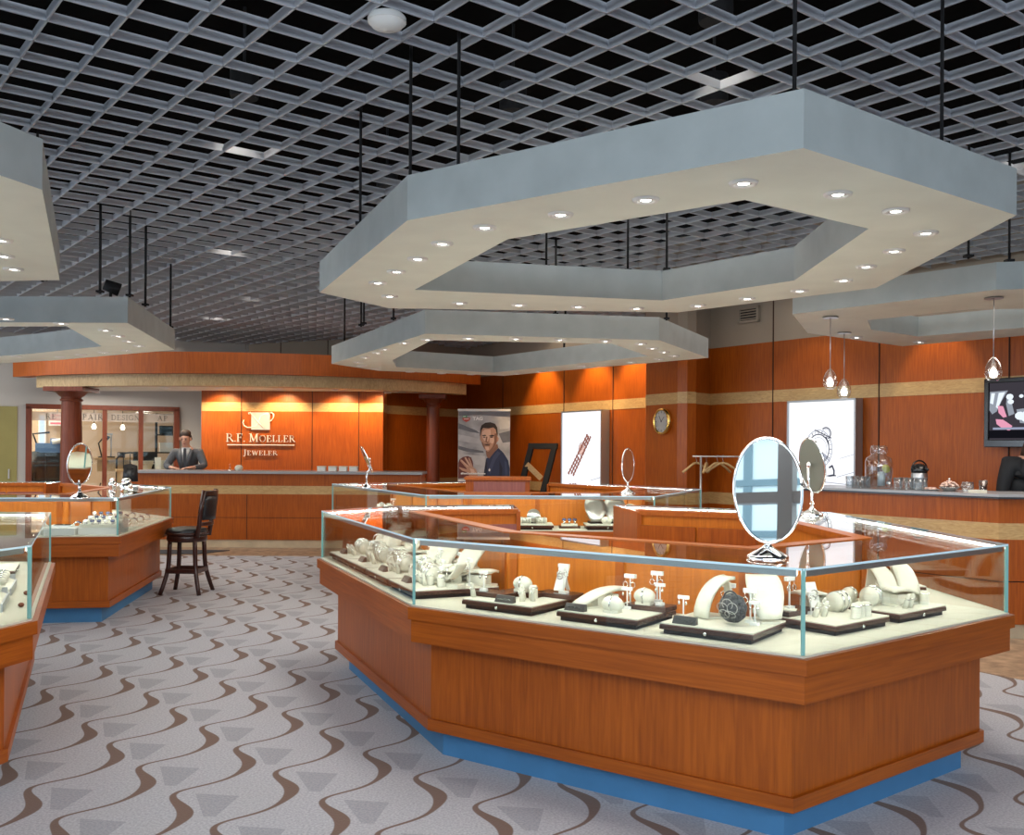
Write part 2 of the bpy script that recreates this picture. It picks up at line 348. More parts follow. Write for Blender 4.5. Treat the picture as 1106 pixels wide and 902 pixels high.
# stroke serif capitals, cap height 1
SER={
 'R':(.86,[([(.17,0),(.17,1)],.13),([(.02,.02),(.34,.02)],.045),([(.02,.98),(.40,.98)],.045),([(.2,.97),(.42,.97)]+arc((.40,.745),.225,80,-80,8)+[(.2,.52)],.075),([(.40,.52),(.80,.03)],.12),([(.70,.02),(.9,.02)],.045)]),
 'F':(.70,[([(.17,0),(.17,1)],.13),([(.02,.02),(.34,.02)],.045),([(.02,.975),(.64,.975)],.05),([(.62,.975),(.64,.78)],.05),([(.2,.52),(.50,.52)],.05),([(.50,.62),(.50,.42)],.04)]),
 'M':(1.12,[([(.17,0),(.17,1)],.06),([(.02,.02),(.32,.02)],.045),([(.02,.98),(.24,.98)],.045),([(.2,.98),(.55,.05)],.125),([(.55,.05),(.90,.98)],.06),([(.93,0),(.93,1)],.13),([(.78,.02),(1.10,.02)],.045),([(.88,.98),(1.10,.98)],.045)]),
 'O':(1.0,[(arc((.48,.5),.41,60,120,5,1.18),.05),(arc((.48,.5),.41,120,240,10,1.18),.12),(arc((.48,.5),.41,240,300,5,1.18),.05),(arc((.48,.5),.41,-60,60,10,1.18),.12)]),
 'E':(.76,[([(.17,0),(.17,1)],.13),([(.02,.025),(.66,.025)],.05),([(.02,.975),(.62,.975)],.05),([(.66,.02),(.69,.24)],.05),([(.62,.97),(.62,.79)],.05),([(.2,.52),(.48,.52)],.05),([(.48,.62),(.48,.42)],.04)]),
 'L':(.72,[([(.17,0),(.17,1)],.13),([(.02,.025),(.62,.025)],.05),([(.02,.975),(.34,.975)],.05),([(.62,.02),(.66,.26)],.05)]),
 'J':(.50,[([(.30,1),(.30,.08),(.24,-.12),(.10,-.18)],.13),([(.14,.975),(.48,.975)],.05)]),
 'W':(1.25,[([(.12,.98),(.36,.02)],.125),([(.36,.02),(.60,.9)],.055),([(.56,.98),(.84,.02)],.125),([(.84,.02),(1.1,.98)],.055),([(.0,.98),(.26,.98)],.045),([(.46,.98),(.70,.98)],.045),([(1.0,.98),(1.22,.98)],.045)]),
 '.':(.26,[([(.09,.07),(.17,.07)],.14)]),' ':(.30,[]),
 'P':(.74,[([(.17,0),(.17,1)],.13),([(.02,.02),(.34,.02)],.045),([(.02,.98),(.40,.98)],.045),([(.2,.97),(.42,.97)]+arc((.40,.73),.24,80,-80,8)+[(.2,.49)],.075)]),
 'A':(.95,[([(.45,1),(.12,.02)],.06),([(.45,1),(.80,.02)],.13),([(.22,.36),(.66,.36)],.05),([(.0,.02),(.25,.02)],.045),([(.66,.02),(.94,.02)],.045)]),
 'I':(.38,[([(.18,0),(.18,1)],.13),([(.02,.02),(.34,.02)],.045),([(.02,.98),(.34,.98)],.045)]),
 'D':(.92,[([(.17,0),(.17,1)],.13),([(.02,.025),(.45,.025)],.05),([(.02,.975),(.45,.975)],.05),(arc((.40,.5),.40,88,-88,12,1.18),.10)]),
 'S':(.62,[([(.52,.78),(.47,.93)]+arc((.30,.745),.21,60,250,10)+arc((.30,.265),.23,70,-120,10)+[(.08,.1),(.06,.25)],.095)]),
 'G':(.95,[([(.82,.80)]+arc((.48,.5),.41,50,310,16,1.18),.10),([(.76,.05),(.76,.42)],.12),([(.62,.42),(.9,.42)],.045)]),
 'N':(.98,[([(.17,0),(.17,1)],.06),([(.02,.02),(.32,.02)],.045),([(.14,.98),(.80,.04)],.13),([(.80,0),(.80,1)],.06),([(.66,.98),(.94,.98)],.045),([(.0,.98),(.2,.98)],.045)]),
}
def serif(b,text,x,z,h,small=None,track=.10,depth=.012,y=0,mi=0):
    "adds raised serif letters to builder b in the xz plane facing -y; first letter of each word full height, others h*small"
    cx=x; first=True
    for ch in text:
        hh=h if (first or small is None) else h*small
        w,st=SER[ch]
        for pts,wd in st:
            for q in line([(cx+px*hh,z+pz*hh) for px,pz in pts],wd*hh):
                vs=[(u,y,v) for u,v in q]+[(u,y-depth,v) for u,v in q]
                b.add(vs,[(0,1,2,3),(7,6,5,4),(0,4,5,1),(1,5,6,2),(2,6,7,3),(3,7,4,0)],mi)
        cx+=(w+track)*hh
        if ch==' ': first=True
        elif ch!='.': first=False
        else: first=True
    return cx
def textmesh(name,txt,size,mat,parent,loc,bold=0.0,align='LEFT',rot=(PI/2,0,0),sx=1):
    cu=bpy.data.curves.new('t','FONT'); cu.body=txt; cu.size=size; cu.align_x=align; cu.offset=bold
    t=bpy.data.objects.new('t',cu); COL.objects.link(t); bpy.context.view_layer.update()
    me=bpy.data.meshes.new_from_object(t.evaluated_get(bpy.context.evaluated_depsgraph_get())); bpy.data.objects.remove(t)
    me.materials.clear(); me.materials.append(M[mat]); o=bpy.data.objects.new(name,me); COL.objects.link(o); o.parent=parent; o.location=loc; o.rotation_euler=rot; o.scale=(sx,1,1); return o
# ================================================================ camera and world
cam=bpy.data.cameras.new('camera'); co=bpy.data.objects.new('camera',cam); COL.objects.link(co); SC.camera=co
cam.sensor_fit='HORIZONTAL'; cam.sensor_width=36; cam.lens=F/1106*36; cam.shift_y=(V0-451)/1106; cam.clip_start=.05; cam.clip_end=200
rt=Vector((1,0,RO)).normalized(); up=Vector((-RO,0,1)).normalized(); bk=Vector((0,-1,0))
co.matrix_world=Matrix(((rt.x,up.x,bk.x,0),(rt.y,up.y,bk.y,0),(rt.z,up.z,bk.z,CAMZ),(0,0,0,1)))
w=bpy.data.worlds.new('world'); SC.world=w; w.use_nodes=True
bg=w.node_tree.nodes['Background']; bg.inputs[0].default_value=(.80,.90,1,1); bg.inputs[1].default_value=WORLD
SC.view_settings.view_transform='Standard'; SC.view_settings.look='None'; SC.view_settings.exposure=EXPO
SC.cycles.transparent_max_bounces=40; SC.cycles.max_bounces=9; SC.cycles.diffuse_bounces=4; SC.cycles.glossy_bounces=5; SC.cycles.caustics_reflective=False; SC.cycles.caustics_refractive=False
SC.cycles.sample_clamp_indirect=6
def area(loc,size,power,col=(1,.93,.84),rot=(0,0,0),sy=None,spread=PI):  # shared by soffit lamps, daylight panels and added fills
    l=bpy.data.lights.new('lamp_or_fill_light','AREA'); l.energy=power; l.color=col; l.shape='RECTANGLE' if sy else 'SQUARE'; l.size=size; l.spread=spread
    if sy: l.size_y=sy
    o=bpy.data.objects.new('area_light',l); COL.objects.link(o); o.location=loc; o.rotation_euler=rot; return o
def spot(loc,target,power,ang=60,col=(1,.80,.55),blend=.6,r=.04):
    l=bpy.data.lights.new('spot_lamp_light','SPOT'); l.energy=power; l.color=col; l.spot_size=math.radians(ang); l.spot_blend=blend; l.shadow_soft_size=r
    o=bpy.data.objects.new('spot_light',l); COL.objects.link(o); o.location=loc; d=Vector(target)-Vector(loc); o.rotation_euler=d.to_track_quat('-Z','Y').to_euler(); return o

# ================================================================ room shell
def plane_obj(name,poly,z,mat,th=.1):
    o=MB().prism(poly,z-th,z,0).build(name,mat); return struct(o)
WR0=Vector((2.60,12.74)); WRD=Vector((-.557,.83)).normalized()      # right wall, direction to the back
WR1=WR0-WRD*19.0
PIL=[Vector((1.80,13.04)),Vector((2.21,12.25))]
POS=[Vector((-.89,18.63)),Vector((1.89,13.74))]                      # poster wall, left to right
BK=[Vector((-2.2,16.7)),Vector((-.89,18.63))]
BK0=[Vector((-4.9,18.0)),Vector((-2.2,16.7))]
LD=Vector((.912,.41)).normalized(); LW=Vector((-8.23,16.5)); L0=LW-LD*4.5
ROOM=[tuple(p) for p in (Vector((-12.6,-2.4)),Vector((12.6,-2.4)),WR0,PIL[1],PIL[0],POS[1],POS[0],BK[0],BK0[0],L0,Vector((-12.6,14)))]
floor=plane_obj('floor',[(-15,-9),(16,-9),(16,24),(-15,24)],0,'carpet')
def clip_line(p,d,poly):
    ts=[]
    for a,b in zip(poly,poly[1:]+poly[:1]):
        ex,ey=b[0]-a[0],b[1]-a[1]; den=d[0]*ey-d[1]*ex
        if abs(den)<1e-9: continue
        t=((a[0]-p[0])*ey-(a[1]-p[1])*ex)/den; s=((a[0]-p[0])*d[1]-(a[1]-p[1])*d[0])/den
        if 0<=s<1: ts.append(t)
    ts.sort(); return list(zip(ts[::2],ts[1::2]))
HG=1.9; ZC=CAMZ+HG; yaw=.6648; gs=.1425*HG; g0=Vector((-.6142*HG,2.1231*HG)); e1=Vector((math.cos(yaw),math.sin(yaw))); e2=Vector((-math.sin(yaw),math.cos(yaw)))
b=MB()
for (ea,eb) in ((e1,e2),(e2,e1)):
    for i in range(-90,95):
        p=g0+ea*(i*gs)
        for t0,t1 in clip_line(p,eb,ROOM):
            a=p+eb*(t0+.02); c=p+eb*(t1-.02)
            if t1-t0>.1: b.seg((a.x,a.y,ZC+.023),(c.x,c.y,ZC+.023),.009,.046)
struct(b.build('ceiling','grid'))
struct(MB().box((0,8,4.35),(30,24,.1)).build('ceiling_plenum','plenum'))
def wallseg(name,p0,p1,mats,bands,seams=(),th=.14,top=4.2,lo=0,z0=0):
    "bands=[(z0,z1,slot,proud)] ; p0->p1 left to right as seen from the room"
    d=p1-p0; L=d.length; b=MB()
    for za,zb,mi,pr in bands: b.box((L/2,th/2-pr/2,(za+zb)/2),(L,th+pr,zb-za),mi=mi)
    for s,za,zb in seams: b.box((s*L,-.001,(za+zb)/2),(.012,.016,zb-za),mi=3)
    o=b.build(name,mats,None,(p0.x,p0.y,0)); o.rotation_euler=(0,0,math.atan2(d.y,d.x)); return struct(o)
WM=['cherry','maple','wallbeige','seam','stone']
FB=[(0,.8,0,0),(.8,.95,1,.004),(.95,2.09,0,0),(2.09,2.235,1,.004),(2.235,2.83,0,0),(2.83,4.2,2,0)]
def sm(*f,a=0,b_=2.83): return [(x,a,b_) for x in f]
LR=(WR1-WR0).length
wallseg('wall_right',WR0,WR1,WM,FB,sm(*[k/LR for k in (1.06,2.55,4.0,5.45,6.9,8.4)])+[(k/LR,2.83,3.5) for k in (1.06,2.55,4.0)])
wallseg('wall_right_return',PIL[1],WR0,WM,FB)
wallseg('wall_pilaster',PIL[0],PIL[1],WM,FB)
b=MB()
wallseg('wall_pilaster_side',POS[1]+Vector((.0,.0)),PIL[0],WM,FB,th=.1)
wallseg('wall_back_right',POS[0],POS[1],WM,FB,sm(.26,.62,.86))
wallseg('wall_back_centre',BK[0],BK[1],WM,FB,sm(.5))
wallseg('wall_back_left',BK0[0],BK0[1],WM,[(0,4.2,2,0)],[(.25,2.6,3.5),(.6,2.6,3.5)])
# sign partition behind the front desk
SW=[Vector((-5.13,16.0)),Vector((-2.13,16.0))]
b=MB(); L=3.0
for za,zb,mi in ((0,2.09,0),(2.09,2.235,1),(2.235,2.46,0)): b.box((L/2,.25,(za+zb)/2),(L,.5,zb-za),mi=mi)
for s in (.66,1.83,2.6): b.box((s,.0,1.23),(.010,.012,2.44),mi=3)
o=b.build('wall_sign_partition',WM,None,(SW[0].x,SW[0].y,0)); struct(o)
# left wall with the workshop window
wl=Vector((-4.9,18.0))-L0; LL=wl.length; tw0=(LW-L0).length; 
WZ0,WZ1=.74,2.17
pw1=PL(190.5,480,L0,LD); tw1=(Vector((pw1.x,pw1.y))-L0).length
pw0=PL(31,480,L0,LD); tw0=(Vector((pw0.x,pw0.y))-L0).length
b=MB()
for x0,x1,za,zb in ((0,tw0,0,4.2),(tw1,LL,0,4.2),(tw0,tw1,0,WZ0),(tw0,tw1,WZ1,4.2)): b.box(((x0+x1)/2,.07,(za+zb)/2),(x1-x0,.14,zb-za))
ol=b.build('wall_left','wallgrey',None,(L0.x,L0.y,0)); ol.rotation_euler=(0,0,math.atan2(LD.y,LD.x)); struct(ol)
rzL=math.atan2(LD.y,LD.x)
def onleft(name,b,mats,parent=None):
    o=b.build(name,mats,parent)
    if parent is None: o.location=(L0.x,L0.y,0); o.rotation_euler=(0,0,rzL)
    return o
win=bpy.data.objects.new('window_1',None); COL.objects.link(win); win.location=(L0.x,L0.y,0); win.rotation_euler=(0,0,rzL); struct(win); win['label']='mahogany framed workshop window in the grey wall left of the desk'
b=MB()
def tw(u): q=PL(u,480,L0,LD); return (Vector((q.x,q.y))-L0).length
for x in (tw0,tw1): b.box((x,.03,(WZ0+WZ1)/2),(.09,.2,WZ1-WZ0))
for x in (tw(75),tw(113),tw(152)): b.box((x,.03,(WZ0+WZ1)/2),(.075,.16,WZ1-WZ0))
for z in (WZ0,WZ1): b.box(((tw0+tw1)/2,.03,z),(tw1-tw0+.09,.2,.08))
o=b.build('window_frame','mahog',win); struct(o)
b=MB(); b.box(((tw0+tw1)/2,.05,(WZ0+WZ1)/2),(tw1-tw0,.008,WZ1-WZ0)); struct(b.build('window_pane','glass',win))
b=MB(); b.box(((tw0+tw1)/2,.040,WZ1-.165),(tw1-tw0,.004,.15)); struct(b.build('frosted_band','frost',win))
b=MB()
for txt,u0 in (('RE',49),('PAIR',89),('DESIGN',120),('AP',170)): serif(b,txt,tw(u0),WZ1-.21,.09,None,.22 if len(txt)<6 else .12,.004,y=.034)
struct(b.build('window_lettering','letter_g',win))
# olive door at the far left
d1=tw(18.5); b=MB(); b.box((d1-.5,-.01,1.08),(1.0,.05,2.16)); dr=onleft('door_1',b,'olive'); struct(dr); dr['label']='olive green flush door at the far left of the grey wall'
b=MB(); b.box((d1-.12,-.05,1.02),(.02,.05,.16)); o=b.build('door_handle','steel',dr)
# workshop room behind the window
rn=Vector((-LD.y,LD.x)); q0=L0+rn*3.6; 
o=MB().box((LL/2+.5,.05,2.1),(LL+3,.1,4.2)).build('wall_workshop','beigeroom',None,(q0.x,q0.y,0)); o.rotation_euler=(0,0,rzL); struct(o)
o=MB().box((-.2,1.9,2.1),(.1,3.6,4.2)).build('wall_workshop_left','beigeroom',None,(L0.x,L0.y,0)); o.rotation_euler=(0,0,rzL); struct(o)
o=MB().box((LL/2,1.9,3.05),(LL+2,3.6,.1)).build('ceiling_workshop','wallbeige',None,(L0.x,L0.y,0)); o.rotation_euler=(0,0,rzL); struct(o)
# tile apron, base and window wall behind the camera
b=MB(); b.prism([(-7.6,13.35),(-1.6,13.35),(-1.2,14.6),(-7.6,14.6)],.0,.004); struct(b.build('floor_tile_desk','tile'))
b=MB(); b.prism([(3.0,6.85),(3.45,6.25),(5.6,6.1),(5.6,7.7),(3.9,8.0),(2.7,9.4),(2.1,8.6)],.0,.004); struct(b.build('floor_tile_bar','tile'))
b=MB()
for k in range(-5,7):
    b.box((k*1.55+.5,-2.55,2.1),(.16 if k%2 else .09,.16,4.2))
for z in (.06,1.05,2.35,4.1): b.box((0.5,-2.55,z),(18,.13,.12))
o=b.build('window_2','mull'); struct(o)
b=MB()
for k in range(0,9): b.box((-12.65,-2.3+k*2.1,2.1),(.14,.14,4.2))
for z in (.06,1.05,2.35,4.1): b.box((-12.65,6.1,z),(.12,16.8,.12))
struct(b.build('window_3','mull'))
struct(MB().box((-22,6,-.07),(14,34,.1)).build('floor_street_left','pave'))
o=MB().box((0,-16,3.4),(44,.4,6.8)).build('wall_street','facade'); struct(o)
b=MB()
for k in range(-9,10): b.box((k*2.3+.4,-15.78,3.4),(.22,.05,6.8))
for z in (1.3,2.4,3.6,4.9,6.1): b.box((0,-15.77,z),(44,.06,.16))
for k in range(-6,7): b.seg((k*3.2,-15.7,.5),(k*3.2+3.4,-15.7,3.4),.05,.18)
struct(b.build('wall_street_joints','facaded'))
struct(MB().box((0,-10,-.07),(60,16,.1)).build('floor_street','pave'))

# ================================================================ suspended soffits
def downlight(parent,x,y,z,r=.056,lamp='lamp',rim='whitetrim'):
    t=MB(); t.lathe([(r*.62,-.004),(r*.70,-.012),(r*1.0,-.010),(r*1.06,-.001)],20,(x,y,z)); o=world_shift(t,parent).build('downlight',rim,parent)
    g=MB(); g.lathe([(r*.28,-.0035),(r*.62,-.006)],20,(x,y,z)); world_shift(g,parent).build('reflector','reflector',o)
    g=MB(); g.lathe([(.001,-.003),(r*.40,-.0065)],16,(x,y,z)); world_shift(g,parent).build('lamp_lens',lamp,o); return o
def world_shift(b,parent):
    bmesh.ops.translate(b.bm,verts=b.bm.verts,vec=-parent.location); return b
def soffit(label,outer,inner,z0,z1,rods,lights,lr=.056,name='suspended_soffit'):
    cx=sum(p[0] for p in outer)/len(outer); cy=sum(p[1] for p in outer)/len(outer)
    t=thing(name,label,'ceiling soffit',(cx,cy,z0),0,'suspended ring soffits')
    b=MB(); bm=b.bm
    def loop(poly,z): return [bm.verts.new((p[0]-cx,p[1]-cy,z-z0)) for p in poly]
    for z,mi in ((z0,1),(z1,0)):
        lo=loop(outer,z); li=loop(inner,z) if inner else []
        es=[bm.edges.new((l[i],l[(i+1)%len(l)])) for l in (lo,li) for i in range(len(l))]
        r=bmesh.ops.triangle_fill(bm,use_beauty=True,edges=es)
        for g in r['geom']:
            if isinstance(g,bmesh.types.BMFace): g.material_index=mi
        if z==z0: a0,a1=lo,li
        else:
            for p,q in ((a0,lo),(a1,li)):
                for i in range(len(p)):
                    j=(i+1)%len(p); f=bm.faces.new((p[i],p[j],q[j],q[i])); f.material_index=0
    b.build('soffit_ring',['plaster','sofbot'],t)
    for (x,y,r) in rods:
        g=MB(); g.tube([(x,y,z1-.01),(x,y,ZC+.06)],r,8); g.box((x,y,z1+.008),(.05,.05,.016)); world_shift(g,t).build('hanging_rod','black',t)
    for (x,y) in lights: downlight(t,x,y,z0,lr)
    return t
def pl(pts,z): return [tuple(P(u,v,z).xy) for u,v in pts]
Z1=2.57
S1o=pl([(868,160),(1098,232.6),(946,311),(732,337.5),(420,333),(345,316),(440,238)],Z1)
S1i=pl([(805,216),(938,247),(857.6,303),(715,324.5),(448,313),(548,258.6)],Z1)
rod=lambda L,z,r=.008:[tuple(P(u,v,z).xy)+(r,) for u,v in L]
S1=soffit('big grey angular ring soffit hanging over the large front display case',S1o,S1i,Z1,2.782,
  rod([(495,186),(443,200),(389,243),(858,106),(1017,158),(590,289),(678,293),(720,292)],2.782),
  pl([(803,197),(697.5,215),(605.5,231),(523.5,245),(477.5,262.5),(451,279),(428,292.8),(408,305),(421,319.5),(496.5,327),(560.7,329),(624.5,330.8),(687.7,332.7),(754,329.8),(807,322),(863.6,313.6),(911,302.3),(935.4,287.4),(965.6,270.5),(1000,251),(967.5,227),(905,209)],Z1))
Z2=2.52
S2=soffit('smaller grey ring soffit hanging behind the big one, above the middle display case',
  pl([(358,393),(459,360.5),(712,367.5),(765,386.6),(544,406),(408,400.5)],Z2),pl([(466.6,367.5),(661,371.4),(700,384.6),(532.7,402.5),(428,396.5),(424,389)],Z2),Z2,2.735,
  rod([(372,372),(390,352),(425,345),(600,340),(720,345),(393,350)],2.735,.010),
  pl([(461.6,366.4),(506,364.8),(557,365.6),(605,366.6),(654,368),(692,371),(704.6,376),(717,380),(728,384),(711.6,387.8),(682,391),(628,395.5),(579,401),(558,403),(509,404),(477,403),(443,401.3),(406,397.8),(391,394.8),(387,391),(394.7,385.8),(408,380.8),(416,377),(436.7,370)],Z2),.06)
a3=pl([(138,348.8),(188.6,378),(61.5,389)],Z2); i3=pl([(72,352.5),(110,374),(34,382)],Z2)
S3=soffit('grey ring soffit at left hanging above the case with the watches',
  [(-7.0,a3[0][1]+.05)]+[a3[0],a3[1],a3[2]]+[(-7.0,12.4),(-8.6,10.4)],[(-6.7,i3[0][1]+.2),i3[0],i3[1],i3[2],(-6.7,11.6),(-7.7,10.2)],Z2,2.735,
  rod([(108,316),(46,303),(140,320),(157,330),(184,354)],2.735,.011),
  pl([(6.3,344),(66.4,348.8),(114,356.4),(127.5,362.5),(139,368.3),(150,373.4),(136.5,378.2),(112,380.2),(88,383),(65.5,385.3),(18,384.4)],Z2),.06)
S4=soffit('pale grey soffit cut off by the left edge of the photo, nearest on that side',
  [tuple(P(45.5,205,Z1).xy),tuple(P(64.4,302.5,Z1).xy),(-4.6,6.5),(-5.6,5.0),(-4.6,2.9),(-2.42,2.55)],[(-2.85,4.3),(-3.5,5.6),(-4.4,5.8),(-4.8,4.9),(-4.2,3.5),(-3.0,3.3)],Z1,2.782,
  [(-2.3,4.2,.008),(-2.9,5.9,.008),(-4.5,6.1,.008)],pl([(14.5,290),(4,276),(1,259)],Z1))
Z5=2.555
S5=soffit('grey ring soffit at right hanging above the coffee bar, with pendants',
  pl([(1076,313),],Z5)+[(4.55,6.0),(5.5,6.4),(5.0,8.3)]+pl([(974.7,374),(872.5,360),(856,339.4)],Z5),
  [tuple(P(1052,334,Z5).xy)]+[(4.3,7.1),(4.55,8.0)]+pl([(991.5,363.4),(941,356),(937,346)],Z5),Z5,2.735,
  rod([(985,283),(1046,278),(1090,283)],2.735),pl([(993,369),(925,364)],Z5),.06)

# ================================================================ front desk canopy, columns, desk
ca,cb,cc=Vector((-8.02,15.56)),Vector((-4.2,14.6)),Vector((-.55,16.75))
def circ(a,b,c):
    d=2*(a.x*(b.y-c.y)+b.x*(c.y-a.y)+c.x*(a.y-b.y)); ux=((a.length_squared)*(b.y-c.y)+b.length_squared*(c.y-a.y)+c.length_squared*(a.y-b.y))/d; uy=(a.length_squared*(c.x-b.x)+b.length_squared*(a.x-c.x)+c.length_squared*(b.x-a.x))/d
    return Vector((ux,uy)),(a-Vector((ux,uy))).length
cen,rad=circ(ca,cb,cc)
def arcp(r,pa,pb,n=20):
    t0=math.atan2(pa.y-cen.y,pa.x-cen.x);t1=math.atan2(pb.y-cen.y,pb.x-cen.x)
    if t1<t0: t1+=2*PI
    return [(cen.x+r*math.cos(t0+(t1-t0)*i/n),cen.y+r*math.sin(t0+(t1-t0)*i/n)) for i in range(n+1)]
can=thing('curved_canopy','curved wooden canopy over the front desk, cherry fascia above a pale frieze','canopy',(-4.2,14.6,2.4))
A=arcp(rad,ca,cc); Bq=arcp(rad-.25,ca,cc); world_mb(can).strip(A,Bq,2.60,2.925).build('fascia','cherry',can)
ca2=Vector(PD(34,400,15.3).xy); cc2=Vector(PD(504,420,16.6).xy)
A=arcp(rad-.10,ca2,cc2); Bq=arcp(rad-.32,ca2,cc2); world_mb(can).strip(A,Bq,2.42,2.60).build('frieze','maplef',can)
A=arcp(rad-.12,ca2,cc2); world_mb(can).strip(A,[(max(-7.3,min(-1.3,p[0])),min(17.2,16.0+.12*abs(p[0]+4.2))) for p in A],2.425,2.445).build('underside','sofbot',can)
for u,v in ((124,419.3),(178.6,418.4),(237,419.2),(300.5,420),(362,421),(417.6,424)):
    p=P(u,v+.4,2.42); downlight(can,p.x,p.y,2.424,.075)
for u,v in ((124,419),(178.6,418.4)): p=P(u,v,2.42); spot((p.x,p.y+.3,2.40),(p.x,p.y+.9,1.2),35,110)
def column(u,Y,r,label):
    p=PD(u,480,Y); t=thing('wooden_column',label,'column',(p.x,p.y,0),0,'columns under the canopy')
    MB().lathe([(r*1.5,0),(r*1.5,.1),(r*1.2,.14),(r*1.08,.2)],28).build('column_base','mahog',t)
    MB().lathe([(r*1.08,.19),(r*1.06,.9),(r*.94,2.20)],32).build('shaft','mahog',t)
    g=MB(); g.lathe([(r*.95,2.19),(r*1.08,2.20),(r*1.08,2.225),(r*.97,2.23),(r*.97,2.26),(r*1.15,2.275),(r*1.45,2.325),(r*1.7,2.34)],32); g.box((0,0,2.372),(r*3.9,r*3.9,.066)); g.build('capital','mahog',t)
column(77,15.1,.155,'mahogany column under the canopy left end, in front of the workshop window')
column(467.5,16.55,.115,'slimmer mahogany column under the right end of the canopy')
# front desk
dk0=PD(141.5,560,14.4).x; dk=thing('front_desk','long cherry front desk with pale stripe below the sign wall','desk',(dk0,14.4,0)); DL=4.3
MB().box((DL/2,.35,.06),(DL-.1,.66,.12)).build('base','stone',dk)
b=MB(); 
for za,zb,mi in ((.12,.80,0),(.80,.925,1),(.925,1.10,0)): b.box((DL/2,.35,(za+zb)/2),(DL,.7,zb-za),mi=mi)
for s in (.38,1.72,3.05): b.box((s,0,.46),(.008,.006,.66),mi=2)
b.box((DL/2,0,.45),(DL,.006,.006),mi=2)
b.build('front_panel',['cherry','maple','seam'],dk)
MB().box((DL/2,.33,1.122),(DL+.06,.78,.04)).build('countertop','ctop',dk,bevel=.004)
b=MB(); b.prism([(-5.75,13.45),(-4.35,13.45),(-4.05,13.95),(-5.75,13.95)],.004,.014); o=b.build('floor_mat','mat'); tag(o,'charcoal floor mat on the tiles in front of the front desk','mat')
# company sign
sg=thing('wall_sign','raised silver emblem and jeweler lettering on the cherry sign wall','sign',(PD(282,470,16).x,15.985,0))
def zs(v): return PD(282,v,15.98).z
k=15.985/F; X=lambda u:(u-282.3)*k
b=MB(); x0,x1=X(272.3),X(292.3); za,zb=zs(464.2),zs(445.5); b.box(((x0+x1)/2,-.012,(za+zb)/2),(x1-x0,.024,zb-za)); b.build('emblem_plate','emblem',sg)
b=MB()
zz=lambda v:zs(v)
pts=[(Vector((X(u),-.03,zz(v)))) for u,v in ((270,447.5),(269.5,446),(271,445.4),(274,449),(279,455),(284,460),(286,462))]; b.tube(pts,.010,6)
pts=[Vector((X(u),-.02,zz(v))) for u,v in ((264.3,453.5),(263.2,456.5),(264.5,459.8),(268,461.8),(272,461.8),(277,460),(280,456),(282,450),(286,447.5),(291,446.5))]; b.tube(pts,.010,6)
pts=[Vector((X(u),-.02,zz(v))) for u,v in ((291,446.5),(294,445.6),(296.4,447.5),(296,451),(294,454),(291,456))]; b.tube(pts,.010,6)
b.build('emblem_swirl','white',sg)
b=MB(); hh=zs(468.3)-zs(477); e=serif(b,'R.F. MOELLER',0,0,hh,.80,.10,.02); wd=X(320)-X(245); s=wd/e
for v in b.bm.verts: v.co.x=v.co.x*s+X(245); v.co.z+=zs(477.2)
b.build('company_lettering','white',sg)
b=MB(); b.box((X(282.5),-.01,zs(480.6)),(X(318.5)-X(246),.02,.014)); b.build('rule','white',sg)
b=MB(); hh=zs(485.5)-zs(491.5); e=serif(b,'JEWELER',0,0,hh,.82,.14,.018); s=(X(301)-X(263.5))/e
for v in b.bm.verts: v.co.x=v.co.x*s+X(263.5); v.co.z+=zs(491.8)
b.build('trade_lettering','white',sg)
# ================================================================ coffee bar
bar=thing('coffee_bar','cherry coffee bar counter with pale stripe at the right wall','bar counter',(3.88,7.8,0))
bp=[(2.66,9.28),(3.88,7.72),(5.9,7.62)]
inb=[Vector((-p[1],p[0])) for p in ()]
def boff(d): # offset towards the wall (left normal of travel reversed)
    return offset(bp,d)
world_mb(bar).strip(boff(.05),boff(.6),0,.125).build('base','stone',bar)
b=world_mb(bar); 
for za,zb,mi in ((.125,.46,0),(.47,.80,0),(.80,.93,1),(.93,1.13,0)): b.strip(boff(.0),boff(.62),za,zb,mi)
b.strip(boff(.01),boff(.6),.455,.475,2)
b.build('front_panel',['cherry','maple','seam'],bar)
b=world_mb(bar); b.strip(boff(-.03),boff(.66),1.130,1.16,0); b.strip(boff(-.034),boff(.64),1.125,1.14,1); b.build('countertop',['ctop','corian'],bar)
BZ=1.16
